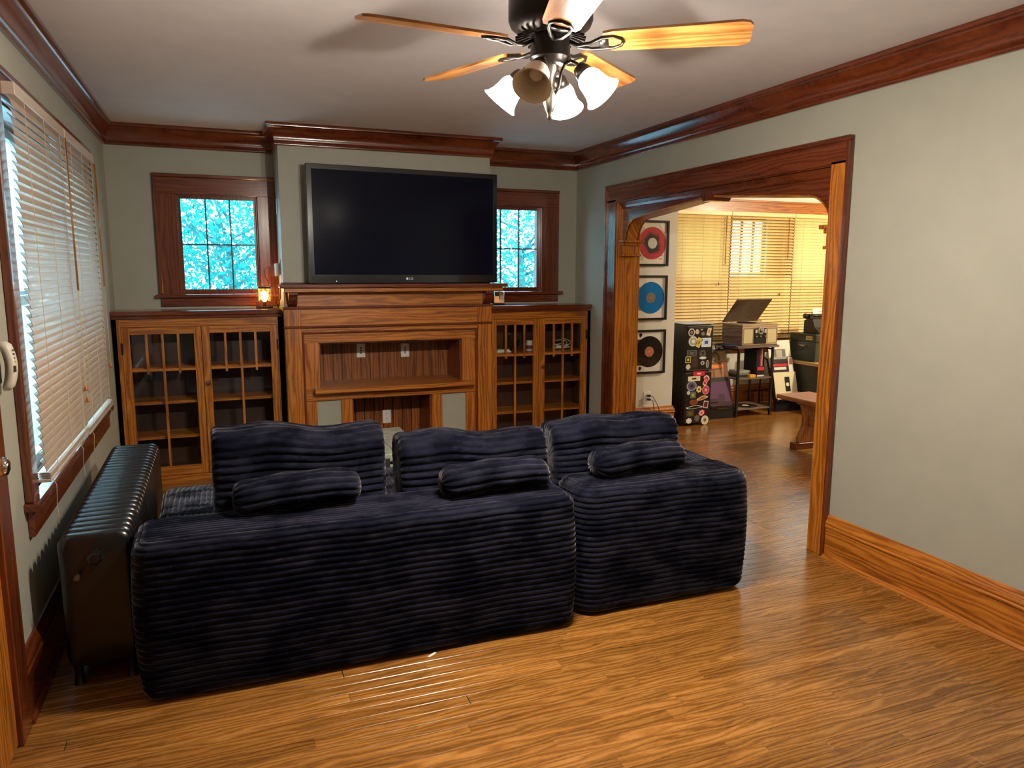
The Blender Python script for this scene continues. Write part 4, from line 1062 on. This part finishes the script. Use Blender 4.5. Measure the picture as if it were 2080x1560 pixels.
def sticker(px, py, w, h, shape, rgb, border=(235,232,220), rot=0, inner=None):
    """flat sticker on the fridge door: pixel centre and pixel size taken off the photograph"""
    c = pixel_on_y(px, py, GY0); sx = .0063*w/2; sz = .0053*h/2
    def outl(k):
        if shape == 'c': p = [(math.cos(2*math.pi*i/18), math.sin(2*math.pi*i/18)) for i in range(18)]
        elif shape == 'r': p = [(-1,-1),(1,-1),(1,1),(-1,1)]
        elif shape == 'h': p = [(-1,0),(-.55,.9),(.55,.8),(1,0),(.5,-.9),(-.5,-.9)]
        elif shape == 't': p = [(-.3,1),(.4,.95),(1,.5),(.6,0),(.45,-.8),(0,-1),(-.55,-.75),(-.45,0),(-.9,.45)]
        elif shape == 'w': p = [(-1,.1),(-.6,.45),(0,.9),(.45,.8),(1,.1),(.75,-.3),(.2,-.55),(-.4,-.75),(-.9,-.5)]
        elif shape == 'b': p = [(math.cos(2*math.pi*i/14)*(1-.22*(i % 2)), math.sin(2*math.pi*i/14)*(1-.22*(i % 2))) for i in range(14)]
        elif shape == 'a': p = [(-1,-1),(1,-1),(1,.3),(.7,.8),(0,1),(-.7,.8),(-1,.3)]
        cr_, sr_ = math.cos(rot), math.sin(rot)
        return [(c.x+k*(a*sx*cr_-b*sz*sr_), c.z+k*(a*sx*sr_+b*sz*cr_)) for a, b in p]
    m = MB().prism(outl(1), 'Y', GY0-.0008, GY0+.0002, 0).prism(outl(.78), 'Y', GY0-.0012, GY0-.0006, 1)
    mats = [colm(border), colm(rgb)]
    if inner: m.prism([(c.x+(q[0]-c.x)*.45, c.z+(q[1]-c.z)*.45) for q in outl(.78)], 'Y', GY0-.0016, GY0-.001, 2); mats.append(colm(inner))
    return m.build('sticker', mats, fc)
A = lambda cx_, cy_: (1360+cx_/13, 640+cy_/13)
B = lambda cx_, cy_: (1360+cx_/13, 750+cy_/13)
for (p, w_, h_, sh, col, bd, ro, inn) in [
    (A(585,460), 12, 15, 'c', (60,50,40), (235,230,220), 0, (150,140,120)), (A(735,440), 8, 10, 'b', (200,190,180), (235,230,220), .3, None),
    (A(850,385), 12, 5, 'r', (15,15,15), (15,15,15), 0, (210,210,210)), (A(885,490), 9, 9, 'b', (130,125,120), (90,85,80), 0, None),
    (A(1045,430), 9, 20, 'r', (225,215,195), (40,60,45), -.25, (225,120,40)), (A(625,695), 17, 19, 'c', (170,170,165), (225,225,220), 0, (235,235,230)),
    (A(775,725), 9, 18, 'r', (205,180,60), (235,225,150), -.45, (150,120,40)), (A(970,720), 18, 17, 'r', (190,220,240), (235,240,245), 0, (40,70,190)),
    (A(590,1010), 18, 12, 'r', (60,60,58), (100,98,92), 0, (110,105,95)), (A(875,1000), 13, 13, 'a', (90,88,85), (60,58,56), 0, (25,25,25)),
    (A(490,1180), 10, 12, 'r', (30,28,15), (225,215,90), 0, (235,225,120)), (A(665,1240), 13, 24, 'a', (62,42,30), (40,28,20), 0, None),
    (A(880,1130), 15, 6, 'b', (230,230,225), (230,230,225), 0, None), (A(870,1265), 11, 11, 'b', (190,190,185), (40,40,40), 0, (30,30,30)),
    (A(1000,1290), 6, 15, 'c', (120,120,118), (180,180,175), 0, None), (A(490,1370), 10, 11, 'b', (215,210,190), (215,210,190), .6, None),
    (B(780,115), 22, 9, 'r', (205,40,60), (205,40,60), 0, (240,205,210)), (B(650,250), 23, 9, 'r', (232,222,180), (235,228,200), 0, (60,50,40)),
    (B(955,300), 13, 21, 't', (205,40,70), (240,235,230), -.3, (235,120,140)), (B(585,445), 19, 19, 'c', (110,80,120), (140,170,200), 0, (40,40,60)),
    (B(775,530), 11, 14, 'b', (225,215,110), (240,235,200), 0, (90,80,30)), (B(955,545), 14, 18, 'c', (205,50,90), (225,130,150), 0, (235,190,200)),
    (B(500,625), 7, 9, 'b', (220,215,210), (220,215,210), 0, None), (B(620,680), 11, 13, 'r', (120,130,85), (90,95,70), 0, (180,185,140)),
    (B(870,760), 22, 10, 'w', (225,120,50), (235,225,200), .15, (60,130,60)), (B(640,870), 17, 11, 'h', (130,62,30), (160,85,45), 0, None),
    (B(660,1005), 33, 8, 'w', (12,12,14), (235,235,235), 0, None), (B(955,930), 9, 14, 'r', (120,40,35), (225,215,210), -.15, (60,30,28)),
    (B(845,1150), 14, 14, 'b', (225,200,195), (200,40,55), .5, (200,50,60)), (B(540,1170), 15, 12, 'r', (95,78,35), (70,58,28), 0, (120,105,50)),
    (B(720,1290), 12, 15, 'b', (110,102,88), (90,82,70), 0, None), (B(510,1365), 12, 12, 'b', (235,232,228), (235,232,228), 0, None),
    (B(930,1340), 14, 18, 'c', (220,212,180), (235,232,225), 0, (120,95,70))]:
    sticker(p[0], p[1], w_, h_, sh, col, bd, ro, inn)

# ================================================================== RECORD RACKS
def album(parent_lab, name, cx_, y, z, lean, rgb, deco, label, group):
    t = thing('record_album', label, 'album', (cx_, y, z), (math.radians(-lean), 0, 0), group)
    MB().box(-.155, .155, 0, .004, 0, .310).build('sleeve', colm(rgb), t, local=True)
    for (x0, x1, z0, z1, c) in deco:
        if isinstance(x0, str):
            Mx = FRAME[t.name] @ Matrix.Translation((x1, -.0008, z0)) @ FACE_Y; text(x0, z1, colm(c), Mx, t)
        elif x1 == 'disc': MB().prism(circ(x0, z0, z1, 20), 'Y', -.0009, -.0001).build('cover_print', colm(c), t, local=True)
        else: MB().box(x0, x1, -.0006, -.0001, z0, z1).build('cover_print', colm(c), t, local=True)
    return t
def rack(label, x0, x1, y0):
    t = thing('record_rack', label, 'rack', ((x0+x1)/2, y0, 0), group='stepped black wire record racks')
    for x in (x0, x1-.014):
        MB().prism([(y0,0),(y0+.014,0),(y0+.05,.14),(y0+.19,.56),(y0+.28,.60),(y0+.28,0),(y0+.294,0),(y0+.294,.614),(y0+.18,.575),(y0+.04,.154),(y0-.012,.154)], 'X', x, x+.014).build('side_frame', black_m, t)
    for (yy, zz) in ((y0, .13), (y0+.06, .295), (y0+.12, .475)):
        MB().box(x0+.014, x1-.014, yy-(.02 if zz < .2 else -.001), yy+.055, zz-.012, zz).build('tier', black_m, t)
        if zz < .2: MB().box(x0+.014, x1-.014, yy-.026, yy-.018, zz-.012, zz+.014).build('tier_lip', black_m, t)
    MB().box(x0+.014, x1-.014, y0, y0+.02, .0, .10).build('kick_panel', black_p, t)
    return t
rack('stepped black record rack between the sticker fridge and the cart', 4.755, 5.085, 6.385)
GA = 'record albums in the racks'
cxa = 4.910
album(0, '', cxa, 6.388, .131, 14, (92,52,98), [(-.155,.155,.265,.31,(20,15,18)), (-.155,.155,0,.05,(60,28,40)), (-.02,.06,.05,.13,(70,34,60)), (-.13,-.03,.04,.085,(58,28,48))], 'album with a purple desert dusk cover, bottom tier', GA)
album(0, '', cxa, 6.448, .296, 14, (120,62,32), [(-.09,.10,.235,.275,(230,140,80)), (-.09,-.04,.10,.21,(160,90,50)), (-.02,.07,.09,.22,(150,110,70)), (.07,.10,.12,.23,(220,180,130))], 'album with a brown figures cover, middle tier of the rack', GA)
album(0, '', cxa, 6.458, .298, 14, (200,180,150), [], 'cream edged album just behind the brown album', GA)
album(0, '', cxa, 6.508, .476, 14, (150,125,80), [(-.155,.155,.235,.31,(22,20,18)), ('SUBLIME',.022,.272,.062,(235,232,225)), (0,'disc',.15,.085,(90,72,40)), (0,'disc',.15,.06,(165,140,90))], 'album with white block lettering on black over a tan sun cover', GA)
album(0, '', cxa-.005, 6.522, .500, 14, (215,195,150), [(-.155,.155,.26,.29,(70,50,35))], 'tan album at the back of the left rack', GA)
rack('stepped black record rack beside the green trunk', 5.715, 6.045, 6.475)
cxb = 5.88
album(0, '', cxb, 6.478, .131, 14, (232,222,190), [(-.01,.06,.09,.255,(18,17,16)), (.025,'disc',.17,.022,(235,232,225))], 'cream album with a black panel and white dot', GA)
album(0, '', cxb, 6.538, .296, 14, (40,36,36), [(-.15,.07,.205,.232,(200,40,55)), (-.12,.05,.165,.195,(235,232,228)), (.085,.15,.13,.30,(235,230,225)), (.095,.14,.22,.29,(215,70,80)), (-.15,.07,.285,.31,(170,165,160))], 'black album with red and white lettering bars', GA)
album(0, '', cxb-.005, 6.598, .476, 14, (238,234,222), [(-.10,.08,.06,.21,(120,118,110)), (-.05,.03,.09,.20,(200,196,186)), (-.035,.0,.12,.15,(60,58,54))], 'white album with a small grey portrait photo', GA)

# ================================================================== CART AND RECORD PLAYER
ct = thing('shelf_cart', 'black metal shelf stand with wooden shelves under the record player', 'shelf', (5.33, 6.38, 0))
for x in (5.10, 5.545):
    for y in (6.375, 6.72): MB().box(x-.011, x+.011, y-.011, y+.011, 0, .742).build('leg', black_m, ct)
cw = wood('grey_walnut', C(.05, .032, .022), C(.13, .088, .062), C(.22, .16, .12), axis='X', rough=.45, coat=.05)
MB().box(5.07, 5.615, 6.355, 6.74, .742, .766).build('top_shelf', cw, ct, bevel=.002)
MB().box(5.09, 5.555, 6.365, 6.73, .405, .422).build('shelf', cw, ct, bevel=.002)
MB().box(5.09, 5.555, 6.365, 6.73, .075, .092).build('shelf', cw, ct, bevel=.002)
for z in (.722, .085): 
    for x in (5.10, 5.545): MB().box(x-.008, x+.008, 6.386, 6.709, z-.008, z+.008).build('side_bar', black_m, ct)
rp = thing('record_player', 'wooden retro record player and radio with its lid raised', 'record player', (5.36, 6.53, .766))
PX0, PX1, PY0, PY1 = 5.13, 5.592, 6.37, 6.712
MB().box(PX0, PX1, PY0+.012, PY1, .770, .985).build('cabinet', wood('grey_walnut_side', C(.05, .032, .026), C(.13, .09, .072), C(.22, .165, .14), axis='Y', rough=.45, coat=.05), rp, bevel=.003)
MB().box(PX0-.006, PX1+.006, PY0-.004, PY1, .766, .778).build('base_moulding', cw, rp, bevel=.003)
tan_w = wood('pale_walnut', C(.22, .14, .08), C(.38, .27, .17), C(.50, .38, .26), axis='X', rough=.45, coat=.05)
MB().box(PX0+.002, PX1-.002, PY0, PY0+.012, .778, .985).build('front_panel', tan_w, rp)
MB().box(PX0, PX1, PY0, PY1, .985, .995).build('deck', tan_w, rp, bevel=.002)
cl = plain('speaker_cloth', C(.52, .45, .28), .9, noise=.2, nscale=300)
for a, b in ((PX0+.018, PX0+.135), (PX1-.135, PX1-.018)):
    MB().box(a, b, PY0-.003, PY0, .795, .945).build('speaker_grille', cl, rp)
    MB().box(b, b+.006, PY0-.004, PY0, .792, .948).box(a, b, PY0-.004, PY0, .945, .950).build('grille_edge', dark_in, rp)
MB().box(PX0+.15, PX1-.15, PY0-.006, PY0, .785, .950).build('control_panel', plain('panel_black', C(.012, .011, .011), .15), rp, bevel=.004)
dl = MB().lathe([(.040,0),(.040,.006),(.034,.008),(0,.008)], (5.361, PY0-.006, .925), (0,-1,0), 24).build('tuning_dial', plain('dial_face', C(.25, .22, .2), .3), rp)
MB().lathe([(.018,.008),(.016,.016),(0,.017)], (5.361, PY0-.006, .925), (0,-1,0), 16).build('dial_knob', nickel, dl, smooth=True)
for x in (5.293, 5.411):
    for k in range(3): MB().box(x, x+.024, PY0-.009, PY0-.006, .902+k*.013, .911+k*.013).build('button', plain('ivory_button', C(.75, .70, .6), .4), rp)
for x in (5.305, 5.361, 5.420): MB().lathe([(.011,0),(.010,.010),(0,.010)], (x, PY0-.006, .862), (0,-1,0), 14).build('control_knob', nickel, rp, smooth=True)
Ml = Matrix.Translation((0, PY1, .997)) @ Matrix.Rotation(math.radians(-47), 4, 'X')
MB().box(PX0, PX1, -.345, 0, 0, .012, M=Ml).build('lid', cw, rp, bevel=.002)
MB().tube([(PX0+.03, 6.60, .996), (PX0+.03, 6.60, 1.105)], .003, 6).build('lid_stay', nickel, rp)
MB().lathe([(.10,.995),(.10,1.005),(0,1.006)], (5.32,6.55,0), n=28).build('platter', black_p, rp)
MB().tube([(5.50,6.60,1.01),(5.49,6.52,1.02),(5.44,6.46,1.012)], .004, 6).build('tonearm', nickel, rp)
tag(MB().box(4.99, 5.125, 6.40, 6.66, .767, .771).build('blue_folder', plain('folder_blue', C(.02, .06, .16), .3)), 'dark blue flat folder under the record player edge', 'folder')
bx = 5.40
GB = 'books on the cart shelf'
for w_, h_, rgb, lab in ((.030,.285,(30,30,32),'tall black book upright on the cart shelf'), (.018,.30,(90,25,40),'maroon book upright on the cart shelf'), (.016,.295,(205,60,75),'red book upright on the cart shelf'), (.014,.30,(232,225,200),'thin cream book upright beside the red book'), (.022,.29,(20,20,20),'glossy black book at the end of the row')):
    o = MB().box(bx, bx+w_, 6.45, 6.66, .4225, .4225+h_).build('book', [colm(rgb)], bevel=.002); tag(o, lab, 'book', GB); bx += w_+.0015
cdb = thing('disc_box', 'black disc box with red and white cover on the cart shelf', 'box', (5.395, 6.40, .4225))
MB().box(5.355, 5.455, 6.385, 6.43, .4225, .535).build('box_body', black_p, cdb); MB().box(5.36, 5.45, 6.3838, 6.385, .495, .53).build('cover_print', colm((200,50,60)), cdb); MB().box(5.36, 5.45, 6.3838, 6.385, .428, .445).build('cover_print', colm((220,215,210)), cdb)
tag(MB().box(5.26, 5.335, 6.372, 6.42, .4225, .452).build('yellow_box', colm((235,165,40)), bevel=.002), 'small orange yellow box at the shelf front edge', 'box')
for k, (rgb, lab) in enumerate((((45,45,48), 'dark flat case at the bottom of the pile'), ((120,120,118), 'grey flat case in the middle of the pile'), ((160,160,155), 'pale grey flat case on top of the pile'))):
    tag(MB().box(5.15+.012*k, 5.34-.008*k, 6.45, 6.62, .4225+.022*k, .4435+.022*k).build('disc_case', colm(rgb), bevel=.001), lab, 'case', 'flat cases on the cart shelf')
lpo = thing('vinyl_record', 'loose black record with a white label on the lowest cart shelf', 'record', (5.33, 6.50, .092))
MB().lathe([(.0,.0925),(.125,.0925),(.125,.0955),(.035,.0958)], (5.33,6.51,0), n=32).build('disc', plain('black_vinyl', C(.012, .011, .010), .2), lpo); MB().lathe([(.038,.0956),(.038,.0962),(0,.0962)], (5.33,6.51,0), n=20).build('record_label', white_pl, lpo)

# ================================================================== GREEN TRUNK, CHEST, TYPEWRITER
chs = thing('wooden_chest', 'dark chest with a tan plywood top under the green footlocker', 'chest', (6.45, 6.35, 0))
ply = wood('plywood_tan', C(.45, .25, .09), C(.62, .40, .18), C(.72, .50, .26), axis='Y', rough=.5, coat=.05, contrast=.5)
MB().box(6.085, 6.85, 5.87, 6.84, .0, .14).build('base', black_p, chs)
MB().box(6.075, 6.86, 5.86, 6.85, .14, .20).build('lower_band', ply, chs, bevel=.002)
MB().box(6.085, 6.85, 5.87, 6.84, .20, .515).build('body', plain('olive_dark', C(.028, .03, .018), .5), chs)
MB().box(6.065, 6.87, 5.85, 6.86, .515, .552).build('top', ply, chs, bevel=.003)
MB().lathe([(.012,0),(.016,.012),(.010,.022),(0,.023)], (6.085, 6.22, .40), (-1,0,0), 12).build('knob', nickel, chs, smooth=True)
gt = thing('footlocker', 'dark green metal footlocker with a yellow stencil tag, on the chest', 'trunk', (6.32, 6.54, .552))
gm = plain('olive_green_paint', C(.024, .034, .024), .38, noise=.15, nscale=10)
TX0, TX1, TY0, TY1 = 6.10, 6.55, 6.34, 6.74
MB().box(TX0+.004, TX1-.004, TY0+.004, TY1-.004, .5525, .775).build('body', gm, gt, bevel=.004)
MB().box(TX0, TX1, TY0, TY1, .775, .860).build('lid', gm, gt, bevel=.006, bseg=2)
MB().box(TX0-.0015, TX0, TY0+.05, TY0+.15, .795, .838).build('stencil_tag', colm((215,185,110)), gt)
FACE_X = Matrix(((0,0,-1,0),(-1,0,0,0),(0,1,0,0),(0,0,0,1)))
text('FCZA-8', .027, colm((50,40,25)), Matrix.Translation((TX0-.002, TY0+.10, .816)) @ FACE_X, gt, 'lettering')
MB().tube([(TX0-.002,TY0+.15,.725),(TX0-.022,TY0+.15,.72),(TX0-.026,TY0+.16,.685),(TX0-.026,TY0+.245,.685),(TX0-.022,TY0+.255,.72),(TX0-.002,TY0+.255,.725)], .006, 6).build('handle', black_m, gt, smooth=True)
MB().box(TX0-.002, TX0+.003, TY0+.145, TY0+.26, .715, .735).build('handle_plate', nickel, gt)
ty = thing('typewriter', 'black typewriter holding a sheet of white paper', 'typewriter', (6.33, 6.52, .861))
MB().prism([(6.40,.861),(6.63,.861),(6.63,1.00),(6.56,1.03),(6.50,1.02),(6.46,.93),(6.40,.89)], 'X', 6.185, 6.49).build('body', black_p, ty, bevel=.004)
cr_ = MB().tube([(6.14,6.55,1.055),(6.53,6.55,1.055)], .022, 14).build('platen', black_p, ty, smooth=True)
MB().lathe([(.028,0),(.028,.022),(.02,.028),(0,.028)], (6.14,6.55,1.055), (-1,0,0), 16).build('platen_knob', black_p, cr_, smooth=True)
MB().box(6.16, 6.21, 6.51, 6.59, 1.02, 1.075).build('carriage_end', black_p, ty, bevel=.004); MB().tube([(6.18,6.51,1.07),(6.16,6.48,1.11),(6.14,6.46,1.10)], .005, 6).build('return_lever', nickel, ty)
MB().box(6.225, 6.46, 6.545, 6.547, 1.06, 1.14).build('paper', colm((245,243,238)), ty)
MB().box(6.30, 6.40, 6.5435, 6.5445, 1.098, 1.102).build('typed_line', black_p, ty)
for rw in range(3):
    for k in range(8): MB().lathe([(.007,0),(.007,.004),(0,.005)], (6.22+.032*k+.008*rw, 6.408+.018*rw, .894+.013*rw), n=8).build('key', nickel, ty)

# ================================================================== BENCH
be = thing('bench', 'oak trestle bench in the dining room', 'bench', (4.81, 4.6, 0))
bo = wood('bench_oak', C(.16, .05, .010), C(.34, .12, .026), C(.46, .19, .05), axis='Y', rough=.35, coat=.2)
MB().box(4.625, 5.005, 3.85, 5.24, .425, .462).build('seat', bo, be, bevel=.003)
for yc in (5.03, 4.05):
    half = [(.075,.055),(.11,.055),(.112,.10),(.085,.15),(.060,.20),(.055,.26),(.065,.33),(.085,.38),(.10,.395),(.13,.40),(.13,.425)]
    pts = [(4.815+a, z) for a, z in half] + [(4.815-a, z) for a, z in reversed(half)]
    MB().prism(pts, 'Y', yc-.025, yc+.025).build('trestle_leg', wood('bench_oak_leg', C(.16, .05, .010), C(.30, .10, .02), C(.42, .16, .04), axis='Z', rough=.35, coat=.2), be, bevel=.003)
    MB().box(4.655, 4.975, yc-.04, yc+.04, 0, .055).build('foot', trim('X'), be, bevel=.004)
MB().prism([(4.06,.20),(4.30,.19),(4.54,.17),(4.78,.19),(5.02,.20),(5.02,.29),(4.78,.28),(4.54,.26),(4.30,.28),(4.06,.29)], 'X', 4.80, 4.83).build('stretcher', bo, be, bevel=.003)

# ================================================================== OUTSIDE
struct(MB().box(-25, 30, DYB+.3, 60, -.9, -.8).box(-25, XL-.5, -10, DYB+.3, -.9, -.8).build('ground', plain('pale_pavement', C(.30, .36, .38), .9, noise=.3, nscale=1)))
leaf_m = None
def leafmat():
    m, n, l, p = newmat('leaf_green'); oi = n.new('ShaderNodeTexCoord'); nz = n.new('ShaderNodeTexNoise'); nz.inputs['Scale'].default_value = 3
    l.new(oi.outputs['Object'], nz.inputs['Vector']); cr = n.new('ShaderNodeValToRGB'); e = cr.color_ramp.elements
    e[0].position = .35; e[0].color = C(.004, .20, .19); e[1].position = .65; e[1].color = C(.02, .42, .38)
    l.new(nz.outputs['Fac'], cr.inputs[0]); l.new(cr.outputs[0], p.inputs['Base Color']); p.inputs['Roughness'].default_value = .6
    tr = n.new('ShaderNodeBsdfTranslucent'); l.new(cr.outputs[0], tr.inputs[0]); mx = n.new('ShaderNodeMixShader'); mx.inputs[0].default_value = .5
    l.new(p.outputs[0], mx.inputs[1]); l.new(tr.outputs[0], mx.inputs[2]); l.new(mx.outputs[0], n['Material Output'].inputs[0])
    return m
leaf_m = leafmat()
def tree(label, x, y, h0, rad_, nleaf, seed):
    rg = random.Random(seed); t = thing('tree', label, 'tree', (x, y, -.8), group='trees outside the windows')
    MB().tube([(x, y, -.8), (x+.05, y, 0.5), (x-.05, y, h0)], [.13, .10, .03], 10).build('trunk', plain('bark', C(.16, .22, .22), .9, noise=.4, nscale=12), t, smooth=True)
    m = MB(); br = MB()
    for k in range(10):
        a = rg.random()*6.28; zz = h0*.6+rg.random()*1.0; L = rad_*(.6+.4*rg.random())
        br.tube([(x, y, zz), (x+L*.5*math.cos(a), y+L*.4*math.sin(a), zz+.25), (x+L*math.cos(a), y+L*.8*math.sin(a), zz+.35+.4*rg.random())], [.022, .014, .006], 6)
    bo_ = br.build('branches', plain('bark', C(.16, .22, .22), .9), t, smooth=True)
    for k in range(nleaf):
        while True:
            p = Vector((rg.uniform(-1,1), rg.uniform(-1,1), rg.uniform(-1,1)))
            if .25 < p.length < 1: break
        c = Vector((x+p.x*rad_, y+p.y*rad_*.8, h0+.3+p.z*rad_*.95))
        u = Vector((rg.gauss(0,1), rg.gauss(0,1), rg.gauss(0,1))).normalized(); v = u.orthogonal().normalized(); s = rg.uniform(.03, .055)
        m.quad(c-u*s, c+v*s*.45, c+u*s, c-v*s*.45)
    fo = m.build('foliage', leaf_m, t); fo['kind'] = 'stuff'
    return t
tree('leafy green tree outside the window left of the television', .2, 9.6, 1.9, 1.7, 13000, 41)
tree('leafy green tree outside the window right of the television', 4.2, 10.2, 1.9, 1.9, 14000, 42)
